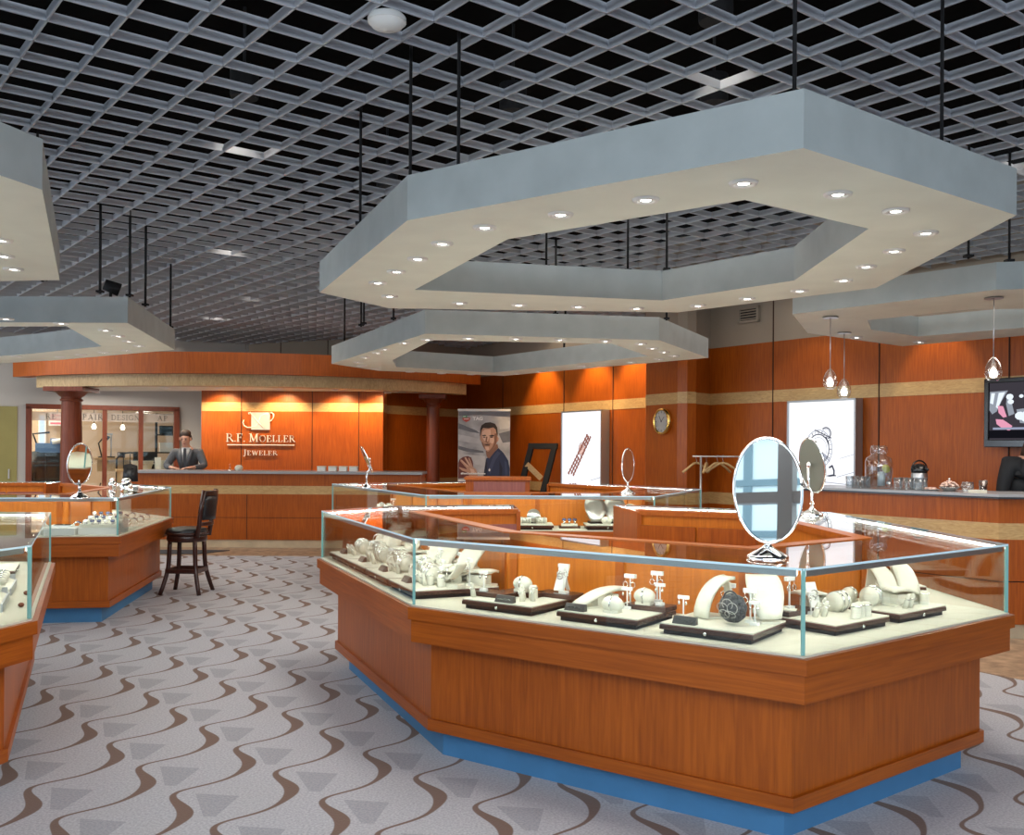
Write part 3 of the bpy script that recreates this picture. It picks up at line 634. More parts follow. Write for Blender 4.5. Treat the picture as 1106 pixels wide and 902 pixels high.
# ================================================================ display cases
H=1.07; DZ=.75
def poly_len(a,b): return math.hypot(b[0]-a[0],b[1]-a[1])
class Case: pass
def display_case(label,path,depth=.6,doors=(),pink=(),sk=(0,0)):
    cx=sum(p[0] for p in path)/len(path); cy=sum(p[1] for p in path)/len(path)
    t=thing('jewelry_display_case',label,'display case',(cx,cy,0),0,'glass topped jewelry cases'); W=lambda:world_mb(t)
    O=lambda d:offset(path,d,sk)
    inn=O(depth)
    W().strip(O(.17),O(depth-.05),0,.14).build('toe_kick','kick',t)
    W().strip(O(.10),O(depth-.005),.14,.60).build('base_cabinet','cherry',t)
    W().strip(O(.083),O(.12),.135,.19).build('baseboard','cherryh',t)
    W().strip(O(-.012),O(depth-.002),.575,.682).build('ledge','cherryh',t)
    W().strip(O(-.03),O(depth-.001),.684,.742).build('ledge_trim','cherryh',t)
    W().strip(O(-.008),O(depth-.03),.7425,DZ).build('display_deck','creamd',t)
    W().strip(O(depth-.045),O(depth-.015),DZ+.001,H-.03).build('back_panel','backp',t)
    W().strip(O(depth-.075),O(depth+.01),H-.03,H+.004).build('top_rail','rail',t)
    A=O(.0);Bq=O(.008);R0=O(depth-.078)
    n=len(path)-1
    for i in range(n):
        b=W(); a0,a1,b0,b1=A[i],A[i+1],Bq[i],Bq[i+1]
        z0,z1=DZ+.001,H-.009
        # front pane: clear faces, green edges
        vs=[(*a0,z0),(*a1,z0),(*a1,z1),(*a0,z1),(*b0,z0),(*b1,z0),(*b1,z1),(*b0,z1)]
        b.add(vs,[(0,1,2,3),(5,4,7,6)],0); b.add(vs,[(3,2,6,7)],1); b.add(vs,[(1,5,6,2),(4,0,3,7)],1)
        # visible polished edge at the corner
        g=W()
        b.build('glass_panel',['glass','gedge'],t)
        b=W(); z0,z1=H-.009,H; c0,c1=R0[i],R0[i+1]; e0,e1=O(-.004)[i],O(-.004)[i+1]
        vs=[(*e0,z0),(*e1,z0),(*c1,z0),(*c0,z0),(*e0,z1),(*e1,z1),(*c1,z1),(*c0,z1)]
        b.add(vs,[(0,3,2,1),(4,5,6,7)],0); b.add(vs,[(0,1,5,4)],1)
        b.build('glass_top',['gtop','gedgel'],t)
        d=Vector((a1[0]-a0[0],a1[1]-a0[1])); d.normalize(); nn=Vector((-d.y,d.x))
        p0=Vector(a0)+d*.03+nn*.014; p1=Vector(a1)-d*.03+nn*.014
        b=W(); b.seg((p0.x,p0.y,H-.022),(p1.x,p1.y,H-.022),.010,.024); ch=b.build('lamp_channel','alu',t)
        b=W(); q0=p0+nn*.0062; q1=p1+nn*.0062; b.seg((q0.x,q0.y,H-.020),(q1.x,q1.y,H-.020),.002,.013); b.build('light_strip','led',ch)
        # pilaster strips on the inside of the back panel
        s0=Vector(O(depth-.05)[i]);s1=Vector(O(depth-.05)[i+1]); L=(s1-s0).length
        b=W(); k=max(1,int(L/.55))
        for j in range(k+1):
            q=s0.lerp(s1,min(.97,max(.03,j/k))); b.box((q.x,q.y,(DZ+H)/2-.015),(.045,.008,H-DZ-.04),rz=math.atan2(d.y,d.x))
        b.build('back_stile','rail',t)
    for i in range(1,n):
        b=W(); q=O(.003)[i]; b.box((q[0],q[1],(DZ+H)/2),(.013,.013,H-DZ-.004)); b.build('glass_edge','gedge',t)
    # end caps
    for (p,q,nm) in ((path[0],inn[0],0),(path[-1],inn[-1],1)):
        v=Vector((q[0]-p[0],q[1]-p[1])); L=v.length; v.normalize(); m=Vector(p)+v*L/2; e=Vector((-v.y,v.x)); 
        b=W(); b.box((m.x,m.y,.53),(L+.03,.03,1.06),rz=math.atan2(v.y,v.x)); b.build('end_panel','cherry',t)
    # staff side doors
    I0=O(depth+.004)
    for i in doors:
        a=Vector(I0[i]);c=Vector(I0[i+1]); d=(c-a); L=d.length; d.normalize(); nn=Vector((-d.y,d.x)); k=max(1,round(L/.42)); rz=math.atan2(d.y,d.x)
        for j in range(k):
            q=a+d*(L*(j+.5)/k); b=W(); b.box((q.x,q.y,.57),(L/k-.02,.016,.80),rz=rz); dr=b.build('cabinet_door','pinklit' if i in pink else 'cherry',t)
            q2=q+d*(L/k*.36)*(1 if j%2 else -1)+nn*.016; b=W(); b.ball((q2.x,q2.y,.80),.012); b.build('knob','chrome',dr)
    c=Case(); c.t=t; c.path=path; c.depth=depth
    def at(i,s,o,z=DZ):
        "point on segment i: s metres from its start, o metres inward; and rotation with local -y outward"
        a=Vector(path[i]);d=Vector(path[i+1])-a; d.normalize(); nn=Vector((-d.y,d.x)); p=a+d*s+nn*o; return (p.x,p.y,z),math.atan2(d.y,d.x)
    c.at=at; c.len=lambda i:poly_len(path[i],path[i+1]); return c
def px(L,z=H): return [tuple(P(u,v,z).xy) for u,v in L]
c1p=px([(555,545.2),(430,546.3),(348,551.6),(447,581),(868,614),(1088,587.7),(896,553.2),(665,545)])
C1=display_case('large wood and glass jewelry case in the right foreground, blue toe kick',c1p,.6,doors=(0,1,6),pink=(0,),sk=(.21,.70))
c2p=[(-.45,12.75)]+px([(359,522.4),(460,534.6),(707,536),(757,528)])+[(.95,12.35)]
C2=display_case('middle display case behind the foreground case, oval mirror at its right',c2p,.6,doors=(0,4),pink=(0,))
c3p=[(-5.5,11.6),(-7.8,11.3),(-8.6,9.3),(-6.6,7.62)]+px([(127.5,537.3),(184.5,526)])+[(-4.75,11.25),(-5.1,11.5)]
c3p=[(-5.45,11.7),(-7.8,11.3),(-8.6,9.3),(-6.6,7.62)]+px([(127.5,537.3),(184.5,526)])+[(-4.7,11.45)]
C3=display_case('left display case beside the bar stool, with watch trays',c3p,.6,doors=(0,5),pink=(0,))
c4p=[(-5.4,4.9),(-4.6,2.9),(-2.45,2.6)]+px([(33,588.6),(54.3,553.4)])+[(-4.5,6.3)]
C4=display_case('display case cut off by the left edge, nearest on the left side',c4p,.6)
# raised cash desk inside the middle island
t=thing('cash_desk','cherry cash desk box with pink-lit front standing inside the middle display island','cash desk',(.05,11.3,0))
a=PD(503.5,520,11.2).x;c=PD(572,520,11.2).x
t.location=((a+c)/2,11.3,0)
MB().box((0,0,.57),(c-a,.5,1.14)).build('desk_body','cherry',t); MB().box((.02,-.26,.57),((c-a)*.8,.02,1.10)).build('front_panel','pinklit',t); MB().box((0,0,1.155),(c-a+.03,.54,.03)).build('desk_top','rail',t)
# ================================================================ table mirrors
def table_mirror(label,loc,rz,tilt,w=.25,h=.41,gap=.055,br=.078,lean=0,back='mirback'):
    t=thing('table_mirror',label,'mirror',loc,rz,'oval table mirrors on the cases')
    MB().lathe([(br,0),(br,.010),(br*.9,.016),(br*.62,.030),(br*.3,.042),(.016,.052),(.016,.056)],28).build('mirror_base','chrome',t)
    cz=.052+gap+h/2
    g=MB(); g.tube([(0,.0,.05),(0,.0,.06+gap)],.0105,12)
    if gap>.06: g.tube([(0,.0,.06+gap),(0,.028,.09+gap),(0,.03,cz)],.010,10); g.ball((0,.03,cz),(.022,.012,.022))
    else: g.tube([(0,.0,.06+gap),(0,.02,.09+gap),(0,.022,cz-.04)],.009,10); g.ball((0,.02,cz),(.022,.012,.022))
    g.build('stem','chrome',t)
    R=Matrix.Rotation(tilt,3,'X')@Matrix.Rotation(lean,3,'Y'); c=Vector((0,0,cz)); n=48
    def el(k,y): return [c+R@Vector((w/2*k*math.cos(2*PI*i/n),y,h/2*k*math.sin(2*PI*i/n))) for i in range(n)]
    g=MB(); p=el(1,0); g.tube(p+[p[0],p[1]],.0068,8); g.build('rim','chrome',t)
    g=MB(); g.add(el(.99,-.004),[tuple(range(n))],0); g.build('mirror_pane','mirror',t,fix=False)
    g=MB(); a=el(.99,.004);b2=el(.93,.008); g.add(a+b2,[(i,n+i,n+(i+1)%n,(i+1)%n) for i in range(n)],0); g.add(b2,[tuple(range(n))[::-1]],0); g.build('mirror_back',back,t)
    return t
def on(u,v,z=H+.0005): return tuple(P(u,v,z))
table_mirror('large oval chrome mirror at centre right on the foreground case, reflecting the shop windows',on(829,603),-.30,-.10,.262,.415,.012,.082,lean=-.06)
table_mirror('oval mirror seen from its olive back, on the foreground case before the coffee bar',on(877,557),1.93,-.16,.25,.36,.10,.075)
table_mirror('oval mirror on the left case, reflecting wood with a pale stripe',on(86,538.3),.85,.10,.20,.335,.06,.075)
table_mirror('tilted mirror seen nearly edge-on at the left end of the middle case',on(396,527),-1.28,.42,.22,.30,.10,.055)
table_mirror('oval mirror leaning back at the right of the middle case, before the orange wall',on(678,533),.86,-.12,.20,.335,.055,.075,lean=.28)

# ================================================================ bar stool
p=P(204,640,0); st=thing('bar_stool','dark wood bar stool with black leather seat and back on the carpet','bar stool',(p.x-.02,9.96,0),0)
st.rotation_euler=(0,0,-PI/2-.04)   # local -y is the facing direction
for sx in(-1,1):
    for sy in(-1,1):
        g=MB(); pts=[]
        for k in range(9):
            z=.545*(1-k/8); f=k/8; r=.128+.055*max(0,f-.45)**1.4*2.2+.02*f; pts.append((sx*r,sy*r,z))
        g.tube(pts,[.024]*5+[.023,.023,.022,.022],8); g.build('leg','espresso',st)
g=MB(); q=.158; g.box((0,-q,.235),(.30,.022,.045)); g.box((0,q,.235),(.30,.022,.045)); g.box((-q,0,.235),(.022,.30,.045)); g.box((q,0,.235),(.022,.30,.045)); g.build('footrest','espresso',st,bevel=.003)
g=MB(); g.lathe([(.10,.53),(.19,.53),(.20,.545),(.20,.585),(.195,.595),(.05,.595)],32); g.build('swivel_ring','espresso',st)
g=MB(); g.lathe([(.19,.597),(.212,.603),(.212,.622),(.20,.628)],32); g.build('seat_rim','espresso',st)
g=MB(); g.lathe([(.205,.622),(.208,.640),(.19,.662),(.12,.674),(.001,.677)],32); g.build('seat','leather',st)
for s in(-1,1):
    g=MB(); g.tube([(s*.165,.165,.58),(s*.17,.185,.70),(s*.172,.20,.85),(s*.172,.235,1.06)],[.026,.024,.023,.022],8); g.build('back_upright','espresso',st)
def backsheet(z0,z1,dy,k): return [[(x*.15,.185+.05*(1-x*x)+dy+(z-.7)*.12,z) for z in [z0+(z1-z0)*j/5 for j in range(6)]] for x in [-1+i/6 for i in range(13)]]
MB().sheet(backsheet(.76,1.0,0,0),.035).build('backrest_pad','leather',st)
MB().sheet(backsheet(1.0,1.055,.0,0),.03).build('top_rail','espresso',st); MB().sheet(backsheet(.70,.735,.0,0),.025).build('back_rail','espresso',st)

# ================================================================ wall mounted things
def walln(d): return Vector((d[1],-d[0]))
DR=-WRD; DP=(POS[1]-POS[0]).normalized(); DPI=(PIL[1]-PIL[0]).normalized()
def wallthing(name,label,cat,u,v,p,d,off,group=None):
    n=walln(d); q=PL(u,v,p+n*off,d); return thing(name,label,cat,q,math.atan2(d.y,d.x),group)
def wx(t,u,p,d,off): 
    q=PL(u,480,p+walln(d)*off,d); return (Vector((q.x,q.y))-Vector((t.location.x,t.location.y))).dot(d)
def wz(t,u,v,p,d,off): return PL(u,v,p+walln(d)*off,d).z-t.location.z
def frame_bars(g,x0,x1,z0,z1,wd,y0,dp,mi=0):
    for x in(x0+wd/2,x1-wd/2): g.box((x,y0,(z0+z1)/2),(wd,dp,z1-z0),mi=mi)
    for z in(z0+wd/2,z1-wd/2): g.box(((x0+x1)/2,y0,z),(x1-x0,dp,wd),mi=mi)
# light box with chronograph print, coffee bar wall
def lightbox(label,u0,u1,vt,vb,p,d,off,layers):
    t=wallthing('light_box',label,'light box',u0,vb,p,d,off); x1=wx(t,u1,p,d,off); z1=wz(t,(u0+u1)/2,vt,p,d,off)-wz(t,(u0+u1)/2,vb,p,d,off)
    g=MB(); g.box((x1/2,off/2-.005,z1/2),(x1,off-.012,z1)); frame_bars(g,0,x1,0,z1,.022,-.004,.03); g.build('box_frame','alu',t)
    art('lit_panel',[('lightbox',[[(.022,.022),(x1-.022,.022),(x1-.022,z1-.022),(.022,z1-.022)]])]+layers(x1,z1),t,-.001); return t
def chrono(w,h):
    k=w/75.; X=lambda u:(u-850)*k; Z=lambda v:h-(v-430)*(h/97.)
    D=lambda u,v:(X(u),Z(v)); out=[]; ink=[];gr=[]
    c=D(885,484); r=.115*w/.9
    for rr,wd,l in((1.55*r,.010,gr),(1.2*r,.012,ink),(.95*r,.006,gr)): ink_=line(arc(c,rr,0,360,40,1.15),wd); l+=ink_
    for i in range(24):
        a=2*PI*i/24; l=gr if i%2 else ink; l+=line([(c[0]+1.25*r*math.cos(a),c[1]+1.45*r*math.sin(a)),(c[0]+1.48*r*math.cos(a),c[1]+1.70*r*math.sin(a))],.009)
    gr.append([c]+arc(c,1.15*r,200,330,10,1.1)); 
    c2=D(893,467); ink+=line(arc(c2,.55*r,-60,130,16),.014); gr+=line(arc(c2,.42*r,0,360,16),.007)
    ink+=line([D(881,463),D(899,472)],.012); ink+=line([D(893,471),D(896,478)],.02)
    # crown and strap
    ink+=line([D(897,504),D(900,502),D(902,507),D(902,512),D(897,513)],.022); gr+=line([D(888,495),D(893,492),D(897,497)],.02); ink+=line([D(895,513),D(904,512.5)],.014)
    gr+=line([D(905,514),D(924,508)],.008); gr+=line([D(908,494),D(924,489)],.006); ink+=line([D(871,515),D(869,504),D(872,500)],.014); ink+=line([D(869,512),D(866,505)],.012); gr+=line([D(852,522),D(880,519),D(922,522)],.010)
    return [('artl_grey',gr),('artl_ink',ink)]
lightbox('white light box with a chronograph watch print, above the coffee bar',850.5,925,430,526,WR0,DR,.12,chrono)
def bracelet(w,h):
    k=w/44.; X=lambda u:(u-606)*k; Z=lambda v:h-(v-442)*(h/83.); br=[];ro=[]
    for i in range(34):
        f=i/33; u=617+(636-617)*f; v=511-(511-470)*f
        for j in(-1,0,1):
            a=(X(u+j*2.6*(1-.3*f)),Z(v+j*1.0)); l=br if (i+j)%3 else ro
            if .45<f<.78 and j==0: continue
            l.append(disc(a,.016+.006*((i*7+j)%3),7))
    c=(X(628.5),Z(484)); ro.append(disc(c,.075,18,1.15)); br+=line(arc(c,.085,0,360,22,1.15),.012); br+=line([c,(c[0]+.03,c[1]+.05)],.012); br+=line([c,(c[0]-.04,c[1]+.015)],.012)
    for i in range(12): a=2*PI*i/12; br.append(disc((c[0]+.062*math.cos(a),c[1]+.07*math.sin(a)),.008,6))
    gr=line([(X(638),Z(517)),(X(649),Z(513))],.01)+line([(X(637),Z(521)),(X(646),Z(520))],.012)
    return [('artl_grey',gr),('artl_rose',ro),('artl_brown',br)]
lightbox('tall white light box with a bracelet watch print on the orange back wall',606.5,650.5,442,525,POS[0],DP,.14,bracelet)
# banner with portrait
bq=PD(494.5,520,16.2); bw=PD(550.5,520,16.2).x-bq.x
bt=thing('poster_stand','tall grey poster with a man in navy shirt and a ball','poster stand',(bq.x,16.2,0),0)
zb=PD(522,524,16.2).z; zt=PD(522,443.5,16.2).z; kx=bw/56.; kz=(zt-zb)/80.5
X=lambda u:(u-494.5)*kx; Z=lambda v:zt-(v-443.5)*kz
D=lambda L:[(X(485+x/9.02),Z(435+y/9.02)) for x,y in L]   # from the enlarged view
g=MB(); g.box((bw/2,.02,zt/2),(bw,.03,zt)); g.box((bw/2,.03,.03),(bw*.9,.3,.06)); g.box((bw/2,.0,zt+.01),(bw+.02,.05,.03)); g.build('stand_board','white',bt)
layers=[('art_sky',[D([(88,82),(592,82),(592,750),(88,750)])]),
 ('art_skyd',[D([(88,200),(150,225),(260,270),(300,300),(200,285),(120,262),(88,255)]),D([(480,300),(592,270),(592,380),(520,390)]),D([(88,90),(400,88),(592,90),(592,140),(300,120),(88,130)]),D([(88,420),(200,450),(330,470),(340,490),(180,480),(88,455)])]),
 ('art_skyl',[D([(88,310),(200,330),(310,360),(320,400),(200,390),(88,370)]),D([(88,500),(220,510),(350,520),(345,620),(250,600),(180,530),(88,560)]),D([(480,160),(592,180),(592,250),(490,260)])]),
 ('art_ball',[D([(88,590),(100,555),(135,530),(180,520),(215,535),(232,580),(236,640),(215,700),(190,735),(88,740)])]),
 ('art_navy',[D([(360,545),(380,530),(440,480),(480,440),(530,490),(575,560),(590,640),(588,725),(335,725),(345,640)])]),
 ('art_navyl',[D([(430,520),(470,470),(500,490),(450,560),(420,640),(400,700),(385,640)]),D([(540,560),(560,580),(570,700),(545,725)])]),
 ('art_navyd',[D([(360,545),(372,590),(370,725),(335,725),(345,640)]),D([(490,560),(520,640),(515,725),(490,725)])]),
 ('art_skind',[D([(355,470),(470,400),(478,440),(440,480),(390,545),(365,525)])]),
 ('art_skin',[D([(300,330),(306,270),(340,240),(440,240),(466,290),(470,330),(482,345),(478,370),(462,385),(450,425),(410,468),(375,476),(345,455),(322,415),(312,380),(300,360)])]),
 ('art_skinl',[D([(318,285),(345,262),(400,260),(405,300),(395,330),(372,380),(340,370),(322,340)]),D([(395,345),(430,340),(445,370),(420,400),(395,385)]),D([(345,430),(385,428),(390,455),(365,465)])]),
 ('art_skind',[D([(440,300),(466,300),(462,380),(448,425),(412,466),(385,474),(420,430),(436,390)]),D([(312,380),(330,390),(345,425),(350,455),(324,418)]),D([(340,400),(400,398),(395,422),(345,420)]),D([(358,330),(372,332),(366,380),(388,384),(374,394),(352,382)])]),
 ('art_hair',[D([(298,330),(300,260),(312,222),(350,195),(400,190),(445,205),(466,240),(472,300),(470,325),(460,300),(452,262),(430,240),(380,250),(330,245),(314,268),(306,310)]),D([(316,318),(350,312),(362,322),(330,326)]),D([(384,322),(420,312),(442,318),(430,326),(396,328)])]),
 ('art_dark',[D([(322,334),(340,330),(356,336),(340,341)]),D([(392,335),(412,329),(430,333),(412,341)]),D([(345,409),(370,404),(396,407),(370,412)])]),
 ('art_skin',[D([(170,640),(110,572),(108,556),(122,556),(190,615),(150,545),(150,532),(164,533),(212,606),(185,545),(190,536),(202,545),(232,625),(262,650),(278,700),(270,740),(215,740),(180,690)]),D([(180,680),(130,665),(98,640),(100,628),(118,634),(176,652)])]),
 ('art_skinl',[D([(116,560),(124,560),(186,622),(180,626)]),D([(154,536),(162,538),(208,608),(200,612)]),D([(200,640),(240,650),(255,690),(220,690)])]),
 ('art_red',[D([(125,150),(205,148),(198,172),(165,190),(132,172)])]),('art_grn',[D([(130,128),(170,126),(172,146),(128,148)])]),
 ('art_white',[D([(384,650),(394,640),(402,650),(398,668),(386,668)])]+[D([(132,134),(160,132),(160,138),(132,140)]),D([(140,158),(190,157),(190,163),(140,164)])])]
art('printed_portrait',layers,bt,.003)
textmesh('brand_lettering','TAG',.148*kz/.03,'art_white',bt,(X(485+228/9.02),-.013,Z(435+170/9.02)),.004,sx=1.1)
textmesh('brand_lettering','HEUER',.148*kz/.03,'art_skyl',bt,(X(485+362/9.02),-.013,Z(435+170/9.02)),.0,sx=.92)
textmesh('slogan_lettering','#DontCrackUnderPressure',.070*kz/.03,'art_white',bt,(X(485+116/9.02),-.013,Z(435+697/9.02)),.003,sx=1.0)
# leaning black picture frame
fq=PD(573,525,15.6); t=thing('picture_frame','empty black picture frame leaning beside the poster, with a pale strip inside','picture frame',(fq.x,15.6,0),-.5)
g=MB(); w_=.42; zt_=PD(580,482,15.6).z; zb_=.75
sh=.16
for a,b2 in (((-w_/2,0,zb_),(-w_/2+sh,.12,zt_)),((w_/2,0,zb_),(w_/2+sh,.12,zt_)),((-w_/2+sh-.05,.12,zt_),(w_/2+sh+.05,.12,zt_)),((-w_/2-.05,0,zb_),(w_/2+.05,0,zb_))): g.seg(a,b2,.09,.05,up=Vector((0,-1,.2)))
g.build('frame','black',t); g=MB(); g.seg((-.10,.05,1.25),(.17,.05,1.02),.09,.012,up=Vector((0,-1,0))); g.build('cardboard_strip','maple',t); g=MB(); g.box((0,.15,.37),(.5,.25,.745)); g.build('frame_support','cherry',t)
# clock
t=wallthing('wall_clock','round white wall clock with gold rim on the cherry pilaster','clock',715,455.3,PIL[0],DPI,.05)
r=.17; RX=Matrix.Rotation(PI/2,3,'X')
g=MB(); g.lathe([(r*.84,.012),(r*.9,.03),(r,.022),(r,-.045)],40,R=RX,cap=False); g.build('rim','gold',t)
g=MB(); g.lathe([(.001,.010),(r*.86,.010)],40,R=RX); g.build('dial','white',t)
ink=[];
for i in range(12): a=2*PI*i/12; ink+=line([(r*.66*math.cos(a),r*.66*math.sin(a)),(r*.78*math.cos(a),r*.78*math.sin(a))],.010 if i%3==0 else .006)
art('hour_marks',[('art_ink',ink)],t,-.011)
art('hands',[('art_ink',line([(0,0),(-r*.28,r*.42)],.010)+line([(0,0),(r*.36,r*.34)],.008)+[disc((0,0),.012,10)])],t,-.013)
# television
t=wallthing('television','flat screen television hanging on the right wall, bright jewelry picture on its screen','television',1063.5,483,WR0,DR,.16)
w_=1.05; z1=wz(t,1064,409.5,WR0,DR,.16)
g=MB(); g.box((w_/2,.03,z1/2),(w_,.05,z1)); frame_bars(g,0,w_,0,z1,.045,-.005,.03); g.box((w_/2,-.006,.035),(w_,.03,.07)); g.build('housing','blackg',t,bevel=.006)
g=MB(); g.box((w_/2,.10,z1/2),(.3,.10,.3)); g.build('wall_bracket','black',t)
S=lambda L:[(.045+(x-355)/220*.40,z1-.04-(y-105)/400*(z1-.12)) for x,y in L]
blob=lambda x,y,r,n=9:S([(x+r*math.cos(2*PI*i/n),y+r*1.05*math.sin(2*PI*i/n)) for i in range(n)])
art('screen',[('tv_bg',[[(.045,.07),(w_-.045,.07),(w_-.045,z1-.045),(.045,z1-.045)]]),
 ('tv_g',[S([(358,170),(455,165),(420,240),(395,310),(370,330),(355,300)]),S([(450,190),(480,195),(475,250),(490,330),(460,345),(445,260)]),S([(500,300),(575,290),(640,300),(700,360),(640,410),(520,395)])]),
 ('tv_w',[blob(465,210,20),blob(470,245,17),blob(553,178,13),blob(526,208,12),blob(558,232,12),blob(520,345,28),blob(560,330,26),blob(548,365,22),blob(600,350,30),blob(650,200,20),blob(690,260,24),S([(365,180),(385,180),(375,260),(358,250)]),S([(405,180),(440,175),(400,290),(390,280)])]),
 ('tv_p',[S([(400,270),(430,275),(450,350),(430,355),(405,320)]),S([(390,365),(430,370),(480,415),(470,435),(420,425),(395,400)]),blob(460,432,14)]),
 ('tv_b',[S([(375,425),(900,425),(900,440),(375,440)])]),('tv_d',[S([(355,445),(930,445),(930,500),(355,500)])])],t,.004)
# vents, on the upper beige walls
def vent(label,u,v,p,d,w,h):
    t=wallthing('air_vent',label,'vent',u,v,p,d,.03,'air vents high on the beige walls')
    g=MB(); frame_bars(g,-w/2,w/2,-h/2,h/2,.03,0,.04); g.build('vent_frame','wallbeige',t); g=MB(); g.box((0,.012,0),(w-.04,.01,h-.04)); g.build('vent_backing','black',t)
    g=MB()
    for k in range(4): g.box((0,-.002,-h/2+.05+k*(h-.1)/3),(w-.05,.02,.012),R=Matrix.Rotation(.5,3,'X'))
    g.build('louvre','wallbeige',t); return t
vent('small air vent on the beige wall between the two hanging soffits at right',808.5,340,WR0,DR,.34,.2)
vent('air vent on the beige wall above the canopy left of centre',257,373.5,BK0[0],(BK0[1]-BK0[0]).normalized(),.40,.16)
vent('air vent seen through the opening of the smaller middle soffit',527,375.3,BK[0],(BK[1]-BK[0]).normalized(),.40,.18)
# coat rail and hangers
c0=PD(748,493,11.35); c1_=PD(812,492.5,11.35)
t=thing('coat_rail','thin steel coat rail with one post near the clock wall','coat rail',(PD(757,500,11.35).x,11.35,0))
g=MB(); g.tube([(c0.x-t.location.x,0,c0.z),(c1_.x-t.location.x+.25,0,c0.z)],.010,8); g.build('rail','steel',t); g=MB(); g.tube([(0,0,0),(0,0,c0.z)],.013,8); g.lathe([(.15,0),(.15,.012),(.02,.03)],20); g.build('post','steel',t)
g=MB(); g.tube([(c1_.x-t.location.x+.25,0,0),(c1_.x-t.location.x+.25,0,c0.z)],.013,8); g.lathe([(.15,0),(.15,.012),(.02,.03)],20,c=(c1_.x-t.location.x+.25,0,0)); g.build('post','steel',t)
def hanger(u,rz,lab):
    q=PD(u,493,11.35); t=thing('coat_hanger',lab,'coat hanger',(q.x,11.35,c0.z),rz,'wooden hangers on the coat rail')
    g=MB(); g.tube([(.012,0,.008)]+[(x,0,z) for x,z in arc((0,-.002),.014,40,180,6)]+[(-.006,0,-.03),(0,0,-.05),(0,0,-.075)],.003,6); g.build('hook','steel',t)
    for s in (-1,1):
        g=MB(); g.tube([(0,0,-.075),(s*.05,0,-.085),(s*.13,.004,-.135),(s*.20,.012,-.185)],[.013,.014,.013,.016],8); g.build('hanger_arm','hanger',t)
    return t
hanger(752.5,.55,'wooden hanger left of the coat rail post'); hanger(763,1.25,'wooden hanger turned edge-on just right of the coat rail post'); hanger(775,.45,'wooden hanger behind the rightmost hanger on the rail'); hanger(781,.1,'front hanger at the right end of the coat rail, beside the big mirror')
# pendants
def pendant(uc,vc,vt,vb,lab):
    q=P(uc,vc,Z5); Y=q.y; zt_=PD(uc,vt,Y).z; zb_=PD(uc,vb,Y).z; h=zt_-zb_; r=h*.36
    t=thing('pendant_lamp',lab,'pendant lamp',(q.x,Y,zb_),0,'egg shaped glass pendants over the coffee bar')
    MB().lathe([(.06,Z5-zb_-.012),(.06,Z5-zb_-.004),(.02,Z5-zb_-.001)],24).build('ceiling_plate','steel',t)
    MB().tube([(0,0,h*.75),(0,0,Z5-zb_-.01)],.0035,6).build('cable','steel',t)
    MB().lathe([(r*.55,0),(r*.85,h*.12),(r,h*.32),(r*.92,h*.55),(r*.62,h*.8),(r*.25,h*.97),(.006,h)],28).build('glass_shade','gthin',t)
    MB().lathe([(.001,h*.10),(r*.38,h*.13),(r*.48,h*.28),(r*.36,h*.45),(r*.12,h*.56),(.004,h*.6)],20).build('bulb','bulb',t)
pendant(897,342,398.5,420,'leftmost of three egg shaped glass pendant lamps at the coffee bar')
pendant(912,359,409,430,'middle glass pendant lamp, hanging just right of and lower than the leftmost')
pendant(1073.5,321,386,411,'glass pendant lamp hanging in front of the television corner')
# ================================================================ ceiling bits
q=P(418,17,ZC); t=thing('smoke_detector','white dome detector on the ceiling grid at top centre','smoke detector',(q.x,q.y,ZC),0); MB().lathe([(.075,0),(.085,-.012),(.085,-.03)],28).build('detector_base','white',t); MB().lathe([(.080,-.03),(.066,-.05),(.035,-.062),(.001,-.066)],28).build('dome','whitetrim',t)
PLL=[(264,106,'above the upper left grid, nearest the left soffit'),(554,121,'above the grid left of the big soffit corner'),(418,203,'above the grid beside the big soffit left rod'),(253,238,'above the grid between the left and big soffits'),(279,296,'far back above the grid, left of the big soffit tip'),(235,321,'far back above the grid above the canopy'),(183,347,'low above the left ring soffit right end'),(318,363,'lowest, just above the canopy centre'),(773,24,'above the top of the photo right of centre'),(771,112,'just above the big soffit long edge'),(1103,130,'at the right edge above the big soffit'),(558,260,'seen through the big soffit opening, left'),(630,280,'seen through the big soffit opening, centre'),(20,308,'above the left ring soffit, at the left edge')]
for u,v,w_ in PLL:
    q=P(u,v,3.72); t=thing('recessed_lamp','bright ceiling lamp '+w_,'ceiling lamp',q,0,'lamps above the ceiling grid')
    g=MB(); g.lathe([(.085,0),(.09,.02),(.09,.18),(.02,.2)],20); g.tube([(0,0,.19),(0,0,.59)],.01,6); g.build('lamp_can','black',t); g=MB(); g.lathe([(.001,.004),(.08,.004)],20); g.build('lamp_lens','plamp',t,fix=False)
    spot((q.x,q.y,3.70),(q.x,q.y,0),7,85,(1,.9,.78))
# spot fittings on rods
def trackhead(loc,lab):
    t=thing('track_spotlight',lab,'spotlight',loc,.5); MB().tube([(0,0,0),(0,0,.10)],.012,8).build('bracket','black',t); g=MB(); g.tube([(-.05,0,.11),(.07,0,.07)],[.045,.055],14); g.build('lamp_head','black',t)
q=P(113,322,2.735); trackhead((q.x+.05,q.y,2.737),'black spotlight on top of the left ring soffit by its rod')
q=P(610,402.3,2.52); 
t=thing('track_spotlight','black twin spotlight inside the opening of the smaller middle soffit','spotlight',(PD(609,384,13.0).x,13.0,PD(609,384,13).z),0); g=MB(); g.tube([(-.10,0,.0),(.02,0,.04)],[.07,.05],14); g.tube([(.06,0,.05),(.15,.02,.02)],[.05,.06],14); g.build('lamp_head','blackg',t); g=MB(); g.tube([(0,0,.03),(.02,0,ZC-t.location.z+.03)],.014,8); g.build('bracket','black',t)
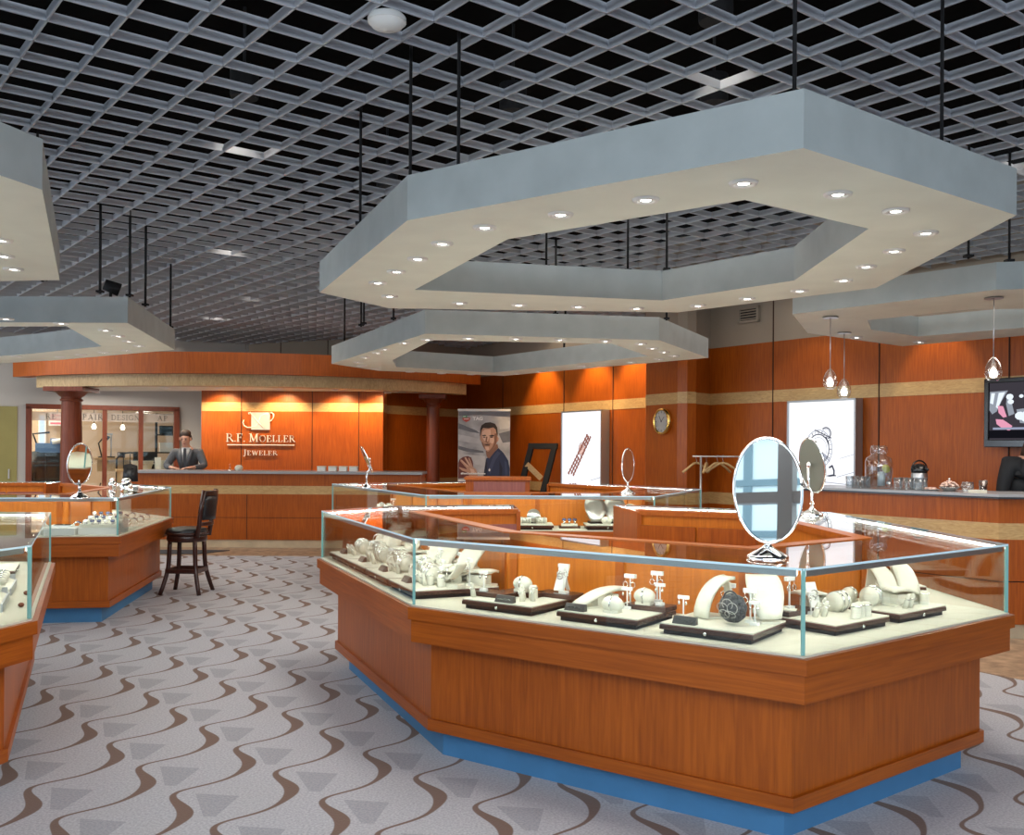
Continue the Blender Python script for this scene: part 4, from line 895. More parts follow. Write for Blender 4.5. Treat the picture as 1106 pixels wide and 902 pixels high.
# ================================================================ people
def skinmesh(nodes,edges,root,sub=2):
    names=list(nodes); me=bpy.data.meshes.new('s'); me.from_pydata([nodes[k][0] for k in names],[(names.index(a),names.index(b)) for a,b in edges],[]); o=bpy.data.objects.new('s',me); COL.objects.link(o)
    o.modifiers.new('skin','SKIN'); 
    for i,k in enumerate(names):
        r=nodes[k][1]; me.skin_vertices[0].data[i].radius=(r,r) if not isinstance(r,tuple) else r
        me.skin_vertices[0].data[i].use_root=(k==root)
    s=o.modifiers.new('sub','SUBSURF'); s.levels=sub; s.render_levels=sub
    bpy.context.view_layer.update(); m=bpy.data.meshes.new_from_object(o.evaluated_get(bpy.context.evaluated_depsgraph_get())); bpy.data.objects.remove(o)
    for p in m.polygons: p.use_smooth=True
    return m
def chain(*k): return list(zip(k[:-1],k[1:]))
def link(name,me,mats,parent):
    me.materials.clear()
    for m in mats: me.materials.append(M[m])
    o=bpy.data.objects.new(name,me); COL.objects.link(o); o.parent=parent; return o
def person(label,loc,rz,J,top,bottom,hairlen=0,collar=True,neckline=0):
    t=thing('person',label,'person',loc,rz)
    V=Vector; nodes={}; 
    def nd(k,p,r): nodes[k]=(V(p),r)
    nd('pelvis',J['pelvis'],.125);nd('waist',J['waist'],.115);nd('chest',J['chest'],(.15,.115));nd('upper',J['upper'],(.12,.09));nd('neck',J['neck'],.052);nd('jaw',J['jaw'],(.058,.062))
    hd=V(J['head']); fw=V(J['fwd']).normalized(); upv=(V(J['head'])-V(J['neck'])).normalized(); upv=(upv-fw*upv.dot(fw)).normalized(); nd('skull',hd,(.078,.092)); nd('crown',hd+upv*.075,(.055,.07))
    E_=chain('pelvis','waist','chest','upper','neck','jaw','skull','crown')
    for s,S_ in((-1,'l'),(1,'r')):
        m=lambda p:(p[0]*1,p[1],p[2])
        nd('sh'+S_,J['sh'+S_],.062);nd('el'+S_,J['el'+S_],.043);nd('wr'+S_,J['wr'+S_],.028);nd('pa'+S_,J['pa'+S_],(.036,.018))
        nd('hip'+S_,(J['pelvis'][0]+s*.09,J['pelvis'][1],J['pelvis'][2]-.06),.088);nd('kn'+S_,(J['pelvis'][0]+s*.10,-.03,.50),.058);nd('an'+S_,(s*.10+J['pelvis'][0]*.5,.02,.09),.038);nd('to'+S_,(s*.12+J['pelvis'][0]*.5,-.15,.04),.035)
        E_+=chain('upper','sh'+S_,'el'+S_,'wr'+S_,'pa'+S_)+chain('pelvis','hip'+S_,'kn'+S_,'an'+S_,'to'+S_)
        d=(V(J['pa'+S_])-V(J['wr'+S_])).normalized(); sd=d.cross(V((0,0,1))); sd=sd.normalized() if sd.length>.1 else V((1,0,0)); pa=V(J['pa'+S_])
        for i,(o_,L) in enumerate(((-.027,.065),(-.009,.078),(.009,.074),(.026,.058))):
            a=pa+d*.03+sd*o_; nd(f'f{i}a'+S_,a,.009); nd(f'f{i}b'+S_,a+d*L*.55+V((0,0,-.004)),.008); nd(f'f{i}c'+S_,a+d*L+V((0,0,-.018)),.006); E_+=chain('pa'+S_,f'f{i}a'+S_,f'f{i}b'+S_,f'f{i}c'+S_)
        a=pa-d*.03+sd*(-s)*.035; nd('ta'+S_,a,.010); nd('tb'+S_,a+d*.04+sd*(-s)*.015,.008); E_+=chain('wr'+S_,'ta'+S_,'tb'+S_)
    bn=dict(nodes)
    for q,f_ in (('pelvis',.7),('waist',.5),('chest',.5),('hipl',.78),('hipr',.78),('knl',.9),('knr',.9))+((('upper',.72),('shl',.7),('shr',.7),('ell',.9),('elr',.9)) if collar else (('shl',.85),('shr',.85),('ell',.9),('elr',.9))):
        v=nodes[q][1]; bn[q]=(nodes[q][0],tuple(x*f_ for x in v) if isinstance(v,tuple) else v*f_)
    me=skinmesh(bn,E_,'pelvis'); bm=bmesh.new(); bm.from_mesh(me); b=MB(); b.bm.free(); b.bm=bm
    sd=fw.cross(upv).normalized(); R=Matrix((sd,-fw,upv)).transposed()   # local head frame: x right, -y forward, z up
    def hp(x,y,z): return hd+R@V((x,y,z))
    b.ball(hp(0,-.095,-.02),(.013,.022,.024),0,10,R); b.ball(hp(0,-.098,-.03),(.017,.014,.010),0,10,R)
    for s in(-1,1): b.ball(hp(s*.083,0,-.01),(.012,.022,.032),0,10,R); b.ball(hp(s*.031,-.078,.005),(.014,.010,.008),1,8,R); b.seg(hp(s*.016,-.087,.025),hp(s*.048,-.080,.024),.008,.006,2)
    b.ball(hp(0,-.083,-.062),(.024,.012,.007),3,10,R)
    body=b.build('body',['skin','eye','hair','lips'],t)
    # hair cap
    g=MB(); rows=[]
    for i in range(13):
        sp=.56 if hairlen else .50; a=-PI*sp+PI*2*sp*i/12+PI/2  # around, opening at the face
        row=[]
        for j in range(8):
            e=PI/2*j/7*1.0; fr=max(0,-math.sin(a)) ; zlow=-.15 if hairlen else -.065+.075*(abs(i-6)/6)**2
            z=zlow+(.118-zlow)*math.sin(e) ; rr=math.cos(e*.96); row.append(hp((.094 if hairlen else .087)*rr*math.cos(a),(.108 if hairlen else .100)*rr*math.sin(a)+.004,z))
        rows.append(row)
    g.sheet(rows,.010); g.ball(hp(0,.030,.070),(.083,.086,.066),0,16,R); g.build('hair','hair',t)
    # clothes
    def grow(keys,k,extra=()): 
        n={q:(nodes[q][0],tuple(x*k+.012 for x in nodes[q][1]) if isinstance(nodes[q][1],tuple) else nodes[q][1]*k+.012) for q in keys}
        return n
    keys=['pelvis','waist','chest','upper']+[a+s for a in('sh','el','wr') for s in 'lr']; n=grow(keys,1.06)
    for s in 'lr': n['wr'+s]=(nodes['wr'+s][0].lerp(nodes['el'+s][0],.12),.04); n['sh'+s]=(nodes['sh'+s][0],.085)
    n['pelvis']=(nodes['pelvis'][0]+V((0,0,-.10)),.17); n['upper']=(nodes['upper'][0]-V((0,0,neckline)),(.165-neckline,.125-neckline))
    n['mid']=(nodes['waist'][0].lerp(nodes['chest'][0],.45),(.150,.128))
    link('jacket' if collar else 'top',skinmesh(n,chain('pelvis','waist','mid','chest','upper')+[e for s in 'lr' for e in chain('upper','sh'+s,'el'+s,'wr'+s)],'pelvis'),[top],t)
    n={q:nodes[q] for q in ['pelvis']+[a+s for a in('hip','kn','an') for s in 'lr']}; n={q:(v[0],(v[1] if not isinstance(v[1],tuple) else v[1][0])+.016) for q,v in n.items()}
    link('trousers',skinmesh(n,[e for s in 'lr' for e in chain('pelvis','hip'+s,'kn'+s,'an'+s)],'pelvis'),[bottom],t)
    g=MB()
    for s in 'lr': g.ball((nodes['to'+s][0]+nodes['an'+s][0])/2+V((0,-.02,-.025)),(.05,.14,.045),0,12)
    g.build('shoes','shoe',t)
    if collar:
        c=V(J['chest']); u_=V(J['upper']); nk=V(J['neck'])
        f0=u_+V((0,-.155,.0)); f1=c+V((0,-.175,-.10))
        g=MB(); g.sheet([[nk+V((-.062,-.045,-.035)),f1+V((-.012,.0,0))],[nk+V((0,-.085,-.045)),f1+V((0,-.012,0))],[nk+V((.062,-.045,-.035)),f1+V((.012,.0,0))]],.01); g.tube([nk+V((.062*math.cos(a),.058*math.sin(a),-.03)) for a in [2*PI*i/16 for i in range(17)]],.016,6); g.build('shirt','shirt',t)
        g=MB(); g.seg(nk+V((0,-.098,-.05)),f1+V((0,-.022,.0)),.045,.010,up=V((0,-1,0))); g.ball(nk+V((0,-.098,-.045)),(.022,.014,.02)); g.build('tie','tie',t)
        g=MB()
        for s in(-1,1): g.sheet([[nk+V((s*.07,-.035,-.03)),nk+V((s*.115,-.06,-.06))],[nk.lerp(f1,.5)+V((s*.045,-.085,.01)),nk.lerp(f1,.5)+V((s*.10,-.075,0))],[f1+V((s*.012,-.018,0)),f1+V((s*.03,-.012,-.02))]],.012)
        g.build('lapels',top,t)
    return t
py=15.42; pxm=PD(204,490,py).x
person('man in a grey suit and dark tie looking down behind the front desk',(pxm,py,0),.08,dict(pelvis=(0,.10,.92),waist=(0,.04,1.08),chest=(0,-.05,1.27),upper=(0,-.10,1.42),neck=(-.005,-.13,1.50),jaw=(-.01,-.175,1.545),head=(-.012,-.165,1.625),fwd=(-.1,-1,-.30),
  shl=(-.185,-.10,1.405),shr=(.185,-.10,1.405),ell=(-.30,-.20,1.19),elr=(.30,-.20,1.19),wrl=(-.17,-.40,1.175),wrr=(.16,-.42,1.175),pal=(-.10,-.46,1.168),par=(.09,-.48,1.168)),'suit','trousers')
wx_=PD(1101,490,8.85); 
person('person in a black top at the right edge, behind the coffee bar',(4.63,8.85,0),.15,dict(pelvis=(0,.06,.92),waist=(.02,.04,1.08),chest=(.03,0,1.25),upper=(.08,-.02,1.385),neck=(.10,-.03,1.455),jaw=(.125,-.08,1.515),head=(.13,-.07,1.595),fwd=(.25,-1,-.1),
  shl=(-.12,-.02,1.385),shr=(.26,-.02,1.39),ell=(-.185,-.02,1.12),elr=(.36,.0,1.12),wrl=(-.20,-.16,.90),wrr=(.36,-.14,.90),pal=(-.19,-.20,.83),par=(.35,-.19,.83)),'blackcloth','trousers',1,False,.03)
# ================================================================ jewelry and display props
PROTO={}
SCL=dict(bow=1.0,ball=.86,collar=.82,bust=.80,ring=1.1)
def _tray(t,w=.40,d=.36):
    MB().box((0,0,.009),(w*.93,d*.93,.018)).build('tray_foot','black',t); MB().box((0,0,.0265),(w,d,.017)).build('tray_base','traywood',t,bevel=.002)
    MB().box((0,0,.0375),(w*.985,d*.985,.006)).build('tray_edge','traymid',t); MB().box((0,0,.0425),(w*.99,d*.99,.005)).build('tray_pad','cream',t)
    g=MB(); g.ball((0,-d/2,.020),(.008,.006,.008)); g.build('stud','silver',t)
def mk_tray(t): _tray(t)
def mk_longtray(t): _tray(t,.46,.46)
def mk_riser(t):
    g=MB(); g.box((0,0,.011),(.20,.11,.022)); g.build('riser_block','traywood',t,bevel=.002)
def mk_bust(t):   # sloping necklace bust
    rows=[]
    for i in range(9):
        f=i/8; z=.02+.20*math.sin(f*1.25)/math.sin(1.25); y=-.055+.13*f+.03*f*f; wd=.050+.035*math.sin(f*PI*.85)+.012*f
        rows.append([(x*wd,y+.018*abs(x)**2,z) for x in(-1,-.66,-.33,0,.33,.66,1)])
    MB().sheet(rows,.014).build('bust_front','cream',t); g=MB(); g.seg((0,.07,.15),(0,.10,.0),.05,.008,up=Vector((0,-1,0))); g.box((0,.02,.005),(.10,.15,.010)); g.build('easel_back','cream',t)
    g=MB(); pts=[]
    for i in range(17):
        a=-1+i/8; f=.30+.62*abs(a)**1.3; z=.02+.20*math.sin(f*1.25)/math.sin(1.25); y=-.055+.13*f+.03*f*f-.004; pts.append((a*.045,y+.018*(a*.6)**2,z+.002))
    g.tube(pts,.0022,5); p=pts[8]; g.ball((p[0],p[1]-.002,p[2]-.006),.006); g.build('necklace','silver',t)
def mk_ramp(t):   # long curved necklace ramp
    rows=[]
    for i in range(10):
        f=i/9; y=-.13+.26*f; z=.012+.085*math.sin(f*PI*.62)*.72; wd=.036+.008*math.sin(f*PI)
        rows.append([(x*wd,y,z-.006*x*x) for x in(-1,-.5,0,.5,1)])
    MB().sheet(rows,.012).build('ramp_board','cream',t); g=MB(); g.box((0,.03,.025),(.05,.12,.05)); g.box((0,.0,.004),(.07,.25,.008)); g.build('ramp_foot','cream',t)
    g=MB()
    for s in(-1,1): g.tube([(s*.014*(1-.5*(1-i/8)**2),-.11+.22*i/8,.016+.061*math.sin((.08+.84*i/8)*PI*.62)) for i in range(9)],.0017,5)
    g.build('chain','silverd',t)
def mk_pillow(t):  # bracelet pillow
    g=MB(); g.ball((0,0,.036),(.050,.034,.036),0,18); g.box((0,0,.006),(.07,.05,.012)); g.build('pillow','cream',t)
    g=MB(); R=Matrix.Rotation(PI/2,3,'Y'); g.torus((0,0,.036),.036,.0045,0,24,6,R,sy=.97); g.build('bracelet','silver',t)
def mk_watchball(t):  # round watch cushion with two bracelets
    g=MB(); R=Matrix.Rotation(PI/2,3,'Y'); g.lathe([(.02,-.055),(.045,-.05),(.05,-.02),(.05,.02),(.045,.05),(.02,.055)],22,(0,0,.05),0,R); g.box((0,.01,.008),(.09,.06,.016)); g.build('watch_cushion','cream',t)
    for x in(-.022,.022):
        g=MB(); g.torus((x,0,.05),.0525,.0045,0,24,6,R); g.build('bangle','silver',t)
def mk_earrings(t):
    g=MB(); g.box((0,0,.006),(.034,.026,.012)); g.tube([(0,0,.01),(0,0,.085)],.0035,6); g.box((0,0,.089),(.048,.012,.014)); g.build('stand','white',t)
    for s in(-1,1):
        g=MB(); g.tube([(s*.015,-.008,.085),(s*.016,-.009,.072)],.0012,5); g.ball((s*.016,-.009,.066),(.005,.004,.008)); g.build('earring','silver',t)
def mk_tallear(t):
    g=MB(); g.box((0,0,.006),(.04,.03,.012)); g.tube([(0,0,.01),(0,0,.125)],.004,6); g.box((0,0,.130),(.056,.016,.018)); g.build('stand','white',t)
    for s in(-1,1):
        g=MB(); g.tube([(s*.018,-.010,.125),(s*.019,-.011,.105)],.0012,5); g.torus((s*.019,-.011,.092),.012,.002,0,14,5,Matrix.Rotation(PI/2,3,'X')); g.build('earring','silver',t)
def mk_ring(t):
    g=MB(); g.tube([(0,.010,0),(0,.004,.025),(0,-.004,.052),(0,-.007,.060)],[.012,.0105,.008,.004],10); g.build('ring_finger','cream',t)
    g=MB(); g.torus((0,-.001,.038),.0105,.0018,0,16,5,Matrix.Rotation(.35,3,'X')); g.ball((0,-.012,.041),.0038); g.build('ring','silver',t)
def mk_tee(t):    # short round post for bracelets or rings
    g=MB(); g.lathe([(.022,0),(.020,.05),(.016,.062),(.001,.064)],16); g.build('post','cream',t); g=MB(); g.torus((0,0,.05),.0215,.003,0,18,5); g.build('cuff','silver',t)
def mk_plaque(t):
    g=MB(); g.add([(-.05,-.012,0),(.05,-.012,0),(.05,.02,0),(-.05,.02,0),(-.05,.008,.03),(.05,.008,.03),(.05,.018,.03),(-.05,.018,.03)],[(0,3,2,1),(0,1,5,4),(4,5,6,7),(2,3,7,6),(1,2,6,5),(0,4,7,3)]); g.build('plaque_body','plaque',t)
    g=MB()
    for k in range(7): g.seg((-.036+.011*k,-.0045,.0125),(-.029+.011*k,-.0015,.0178) if k%2 else (-.030+.011*k,-.0045,.0125),.002,.0015,up=Vector((0,-1,.6)))
    g.build('plaque_marks','silver',t)
def mk_pendboard(t):  # slanted pendant board
    R=Matrix.Rotation(-.42,3,'X'); g=MB(); g.box((0,.012,.062),(.056,.007,.125),R=R); g.seg((0,.03,.08),(0,.07,0),.02,.005,up=Vector((0,-1,0))); g.build('board','white',t)
    g=MB(); g.torus((0,-.001,.075),.016,.0035,0,14,5,R@Matrix.Rotation(PI/2,3,'X')); g.build('brooch','silverd',t)
def mk_bow(t):
    g=MB()
    for k in range(9):
        a=2*PI*k/9; R=Matrix.Rotation(a,3,'Y'); g.torus(R@Vector((0,0,.030))+Vector((0,0,.055)),.024,.012,0,12,6,R@Matrix.Rotation(.7,3,'X'),sy=1.3)
    g.ball((0,-.012,.055),(.022,.014,.022)); g.build('satin_loops','bow',t)
    g=MB()
    for k in range(5): a=2*PI*k/5+.3; g.torus((.022*math.cos(a),-.035,.055+.022*math.sin(a)),.022,.0016,0,16,5,Matrix.Rotation(PI/2+.2*k,3,'X'))
    g.build('beaded_cords','silverd',t)
    g=MB(); g.torus((0,.0,.095),.030,.0035,0,16,6,Matrix.Rotation(PI/2,3,'X'),0,PI); g.build('handle_loop','bow',t)
def mk_collar(t):  # tall curved collar bust
    rows=[]
    for i in range(10):
        f=i/9; z=.005+.19*math.sin(f*PI*.5)**.9; y=-.07+.16*f**1.6
        rows.append([(x*(.062-.012*f),y+.02*x*x,z) for x in(-1,-.6,-.2,.2,.6,1)])
    MB().sheet(rows,.016).build('collar_front','cream',t); g=MB(); g.seg((0,.09,.18),(0,.12,.0),.06,.010,up=Vector((0,-1,0))); g.box((0,.03,.005),(.09,.17,.01)); g.build('easel_back','cream',t)
    g=MB(); g.tube([(x*.05,-.07+.16*f**1.6+.02*x*x-.003,.008+.19*math.sin(f*PI*.5)**.9) for x,f in ((-1,.8),(-.75,.55),(-.35,.38),(0,.32),(.35,.38),(.75,.55),(1,.8))],.0035,6); g.build('necklace','silver',t)
def mk_swan(t):   # curling bangle holder
    rows=[]
    for i in range(12):
        f=i/11; a=f*2.3; rows.append([(x*.03,-.10+.14*math.sin(a*.75)+.05*f,.012+.10*(1-math.cos(a))/2*1.5-.05*max(0,f-.7)) for x in(-1,-.3,.3,1)])
    MB().sheet(rows,.011).build('curl_board','cream',t); g=MB(); g.box((0,.02,.01),(.055,.12,.02)); g.build('curl_foot','cream',t); g=MB(); g.torus((0,.01,.075),.036,.003,0,18,5,Matrix.Rotation(PI/2,3,'X')); g.build('bangle','silver',t)
def mk_watchrow(t):  # pad with five strap watches
    g=MB(); g.box((0,0,.012),(.30,.12,.024),R=Matrix.Rotation(.0,3,'X')); g.build('pad','cream',t)
    for k in range(5):
        x=-.11+.055*k; g=MB(); g.torus((x,0,.030),.028,.006,0,16,5,Matrix.Rotation(PI/2,3,'Y'),sy=1.0); w_=g.build('watch_band','silver' if k%2 else 'silverd',t); g=MB(); g.lathe([(.017,.0),(.017,.008),(.001,.0085)],14,(x,-.014,.050),0,Matrix.Rotation(.5,3,'X')); g.build('watch_dial','blued' if k%3 else 'white',w_)
def mk_bluewatch(t):
    g=MB(); g.box((0,0,.010),(.05,.07,.020)); g.build('cushion','cream',t); g=MB(); g.torus((0,0,.030),.030,.007,0,18,6,Matrix.Rotation(PI/2,3,'Y')); g.build('watch_band','silver',t); g=MB(); g.lathe([(.020,0),(.020,.009),(.001,.010)],16,(0,-.012,.056),0,Matrix.Rotation(.45,3,'X')); g.build('watch_dial','blued',t)
def mk_banglestand(t):
    g=MB(); R=Matrix.Rotation(PI/2,3,'Y'); g.tube([(-.05,0,.035),(.05,0,.035)],.026,16); g.box((0,0,.005),(.09,.05,.010)); g.build('roll','cream',t)
    for x in(-.03,0,.03): gg=MB(); gg.torus((x,0,.035),.029,.004,0,18,6,R); gg.build('bangle','silverd' if x else 'silver',t)
def mk_silverbust(t):
    rows=[]
    for i in range(9):
        f=i/8; rows.append([(x*(.05+.05*math.sin(f*PI*.8)),-.06+.12*f+.02*x*x,.02+.24*f-.05*f*f) for x in(-1,-.5,0,.5,1)])
    MB().sheet(rows,.014).build('bust_front','silverd',t); g=MB(); g.box((0,.02,.01),(.12,.15,.02)); g.build('bust_foot','black',t)
def mk_roundframe(t):
    g=MB(); g.lathe([(.001,0),(.062,0),(.066,.006),(.062,.012),(.001,.012)],28,(0,0,.07),0,Matrix.Rotation(PI/2-.25,3,'X')); g.build('disc','silverd',t); g=MB(); g.box((0,.02,.006),(.08,.06,.012)); g.build('foot','black',t)
KIND={}
def reg(k,fn,nm,desc,cat): KIND[k]=(fn,nm,desc,cat)
reg('tray',mk_tray,'jewelry_tray','dark edged cream jewelry tray','display tray'); reg('longtray',mk_longtray,'jewelry_tray','deep dark edged cream tray','display tray'); reg('riser',mk_riser,'display_riser','dark wooden riser block','display riser')
reg('bust',mk_bust,'necklace_bust','cream sloping necklace bust','necklace stand'); reg('ramp',mk_ramp,'necklace_ramp','long cream necklace ramp','necklace stand'); reg('pillow',mk_pillow,'bracelet_pillow','cream pillow with silver bracelet','bracelet'); reg('ball',mk_watchball,'watch_cushion','round cream cushion with two bangles','watch cushion')
reg('ear',mk_earrings,'earring_stand','short white earring stand','earring stand'); reg('tallear',mk_tallear,'earring_stand','tall white earring stand','earring stand'); reg('ring',mk_ring,'ring_stand','cream ring finger','ring stand'); reg('tee',mk_tee,'bracelet_post','round cream post with silver cuff','bracelet post'); reg('plaque',mk_plaque,'name_plaque','small dark name plaque','name plaque')
reg('board',mk_pendboard,'pendant_board','white slanted pendant board','pendant stand'); reg('bow',mk_bow,'satin_pouch','dark grey ruffled satin pouch','pouch'); reg('collar',mk_collar,'necklace_collar','tall cream curved collar bust','necklace stand'); reg('swan',mk_swan,'bangle_holder','cream curling bangle holder','bangle stand')
reg('watchrow',mk_watchrow,'watch_pad','cream pad with five watches','watches'); reg('bluewatch',mk_bluewatch,'wrist_watch','steel watch with blue dial','watch'); reg('bangles',mk_banglestand,'bangle_roll','cream roll with three bangles','bangles'); reg('silverbust',mk_silverbust,'silver_bust','dull silver necklace bust','necklace stand'); reg('disc',mk_roundframe,'silver_plate','round silver plate on a stand','plate')
def spawn(k,loc,rz,label,group=None):
    fn,nm,desc,cat=KIND[k]
    if k not in PROTO:
        t=thing(nm,label,cat,loc,rz,group); fn(t); PROTO[k]=t; t.scale=(SCL.get(k,1),)*3; return t
    return dup(PROTO[k],loc,rz,label,group)
ORD=['leftmost','second from left','third from left','fourth from left','fifth from left','sixth from left','seventh from left','eighth from left']
def fill(case,seg,s0,items,tray,off=.30,phrase='',tdesc=None,z=DZ):
    "tray on segment seg at s0 from its start; items in tray coordinates (-y towards the customer)"
    base=z
    loc,rz=case.at(seg,s0,off,z+.0005)
    if tray:
        spawn(tray,loc,rz,(tdesc or KIND[tray][2])+' '+phrase,'jewelry trays'); base=z+.0455
    R=Matrix.Rotation(rz,3,'Z'); cnt={}
    for it in items: cnt.setdefault(it[0],[]).append(it)
    for k,L in cnt.items():
        L.sort(key=lambda q:q[1])
        for i,it in enumerate(L):
            v=R@Vector((it[1],it[2],0)); zz=base+(it[4] if len(it)>4 else 0)
            lab=KIND[k][2]+(', '+('left of two' if i==0 else 'right of two') if len(L)==2 else (', '+ORD[i] if len(L)>2 else ''))+', '+phrase
            spawn(k,(loc[0]+v.x,loc[1]+v.y,zz+.0003),rz+(it[3] if len(it)>3 else 0),lab,KIND[k][2]+'s')
AF,AB,FE,ED=3,4,2,1; LA=C1.len(3)
# front edge of the large case, seen left (F) to right (A): segment 3 runs F->A
fill(C1,3,.44,[('ear',-.17,-.05,.2,.022),('ring',-.185,-.12,0),('pillow',-.02,.06,.1,.022),('ring',.035,-.02,.1),('tee',.07,.02,0),('ring',.11,-.05,.2),('ring',.075,-.09,-.2),('board',.13,.16,0,.022),('tallear',.175,.12,0,.022),('plaque',.03,-.155,0),('riser',-.12,-.03,0),('riser',-.02,.07,.0),('riser',.14,.14,0)],'tray',.25,'on front tray by left glass post')
fill(C1,3,.97,[('ramp',-.10,.02,-.35),('pillow',.03,-.09,.1),('ear',.035,.03,0),('tallear',-.01,.14,0),('pillow',.10,.07,.1,.022),('tallear',.12,.15,.1,.022),('ear',.165,.09,0,.022),('plaque',-.12,-.155,.0),('riser',.12,.09,0)],'tray',.25,'on middle front tray with long ramp')
fill(C1,3,1.47,[('ear',-.16,-.04,0),('collar',-.08,.06,-.6),('bow',.055,-.055,0,.010),('tallear',-.035,.14,0),('tallear',.10,.04,0),('ear',.135,.0,0),('bust',.15,.10,.7),('tee',.03,.08,0),('plaque',-.10,-.155,0)],'tray',.25,'on front tray with the satin pouch')
# right edge, segment 4 from the front corner
fill(C1,4,.62,[('tallear',-.12,.10,0,.022),('swan',-.17,.15,.5),('ring',-.09,-.02,.2),('ring',-.045,-.03,.2),('ear',-.05,.04,0),('ring',.03,.03,.4),('board',.05,.09,-.3),('tee',.02,-.13,0),('tee',.065,-.12,0),('tee',.10,-.13,0),('ball',.12,.02,0,.0),('ramp',.13,.12,1.3),('riser',-.10,.10,0)],'tray',.32,'on right tray nearest front corner')
fill(C1,4,1.10,[('ball',-.10,.02,.3),('pillow',-.10,.13,0),('collar',.02,.03,-.3),('collar',.15,.0,-.5),('ring',-.05,-.13,.3),('ring',-.01,-.13,.3),('ramp',.07,-.05,1.5),('tee',.13,-.11,0)],'tray',.32,'on farther tray of right edge')
fill(C1,5,.75,[('bust',-.12,.03,0),('collar',.04,.0,.1)],'tray',.30,'on far right wing tray')
fill(C1,5,1.45,[('bust',-.12,.02,0),('bust',.05,.03,.2)],'tray',.30,'on rear right wing tray by bar')
# left wing, segment 2 runs E -> F
rnd=random.Random(3)
PH=['on far end tray of left wing','on second tray of left wing','on third tray of left wing','on left wing tray by glass post']
for k,s0 in enumerate((.28,.77,1.26,1.75)):
    it=[('ball',-.14,-.02,.2),('ball',.0,-.05,.1),('ball',.11,.04,0)][:3 if k<3 else 2]
    it+=[('ramp',-.05,.08,-.9),('ramp',.10,.13,-1.0),('ring',-.06,-.13,0),('ring',.07,-.13,.2),('tallear',-.12,.14,0),('tallear',.15,.10,0),('pillow',.02,.16,.3),('tee',.15,-.06,0),('plaque',-.08,-.17,0)]
    if k==0: it+=[('swan',-.16,.08,.9),('collar',.16,.12,.8)]
    it+=[('ramp',.02,.02,-1.1),('ramp',-.13,.05,-.7),('bust',.0,.12,.4),('ear',.10,-.03,.2),('ring',.0,-.13,.1)]
    if k==2: it+=[('bust',.16,.11,.5)]
    if k==3: it+=[('swan',.16,-.01,-1.2),('tee',.06,-.08,0),('ear',.01,.08,0),('ear',-.17,.06,0)]
    it=[(a[0],a[1]*1.05,a[2]+rnd.uniform(-.01,.01))+tuple(a[3:]) for a in it]
    fill(C1,2,s0,it,'longtray',.27,PH[k])
# middle case, front edge segment 2 (left to right)
def c2at(u): 
    q=P(u,560,DZ); a=Vector(C2.path[2]); d=(Vector(C2.path[3])-a).normalized(); return (Vector((q.x,q.y))-a).dot(d)
fill(C2,2,.98,[('bangles',-.13,-.05,.1),('bangles',-.06,-.08,.2),('disc',.02,.02,.1),('bangles',.09,-.06,-.3)],'tray',.22,'on left tray of middle case',tdesc='black edged tray with bangles')
fill(C2,2,1.34,[('riser',.0,.05,0),('bluewatch',-.05,.05,0,.022),('bluewatch',.0,.05,0,.022),('bluewatch',.05,.05,0,.022)],None,.22,'on step in the middle case')
fill(C2,2,1.68,[('silverbust',-.09,.06,.1),('silverbust',.09,.08,-.1),('pillow',.0,-.07,0),('tee',.10,-.07,0),('ear',.17,-.13,0)],'tray',.22,'on right tray of middle case',tdesc='black edged tray with silver busts')
fill(C2,1,1.9,[('ball',-.1,0,.2),('ball',.08,.02,0),('ramp',.0,.1,1)],'tray',.3,'on near left wing of middle case')
fill(C2,1,1.0,[('ball',-.1,0,.2),('ball',.08,.02,0),('tallear',.0,.1,1)],'tray',.3,'on far left wing of middle case')
fill(C2,3,.5,[('collar',-.05,0,.2),('ball',.1,.02,0)],'tray',.3,'at right end of middle case')
# left case with watches; front segment 3 then right segment 4
L3=C3.len(3); 
def c3s(u): 
    q=P(u,578,DZ); a=Vector(C3.path[3]); d=(Vector(C3.path[4])-a).normalized(); return (Vector((q.x,q.y))-a).dot(d)
for k,(s0,o_) in enumerate(((c3s(104),.16),(c3s(104),.30),(c3s(104),.44))): fill(C3,3,s0,[('watchrow',0,0,0)],None,o_,('front','middle','rear')[k]+' row of left case block',z=DZ+.06+.025*k)
lo,rz=C3.at(3,c3s(104),.30,DZ+.0005); t=thing('display_block','white stepped block under watch rows in the left case','display block',lo,rz); g=MB(); g.box((0,-.14,.029),(.31,.135,.058)); g.box((0,0,.041),(.31,.135,.082)); g.box((0,.14,.054),(.31,.135,.107)); g.build('block','white',t)
for r_ in range(3):
    for k in range(6):
        s0=.35+.27*k; lo,rz=C3.at(4,s0,.14+.14*r_,DZ+.001+.014*r_); lab='blue dial steel watch in the right wing of the left case, '+['outer','middle','inner'][r_]+' row, '+['nearest','second','third','fourth','fifth','farthest'][k]
        spawn('bluewatch',lo,rz+.3,lab,'blue dial watches in the left case')
for k in range(3):
    lo,rz=C3.at(4,.60+.54*k,.28,DZ+.0); t=thing('watch_ramp','low cream watch ramp in the left case right wing, '+['nearest','middle','farthest'][k],'display ramp',(lo[0],lo[1],DZ+.0003),rz,'watch ramps'); 
    MB().box((0,0,.0),(.01,.01,.0001)).bm.free(); g=MB(); g.add([(-.25,-.20,0),(.25,-.20,0),(.25,.20,0),(-.25,.20,0),(-.25,-.20,.0005),(.25,-.20,.0005),(.25,.20,.0285),(-.25,.20,.0285)],[(0,3,2,1),(4,5,6,7),(0,1,5,4),(2,3,7,6),(1,2,6,5),(0,4,7,3)]); g.build('ramp','cream',t)
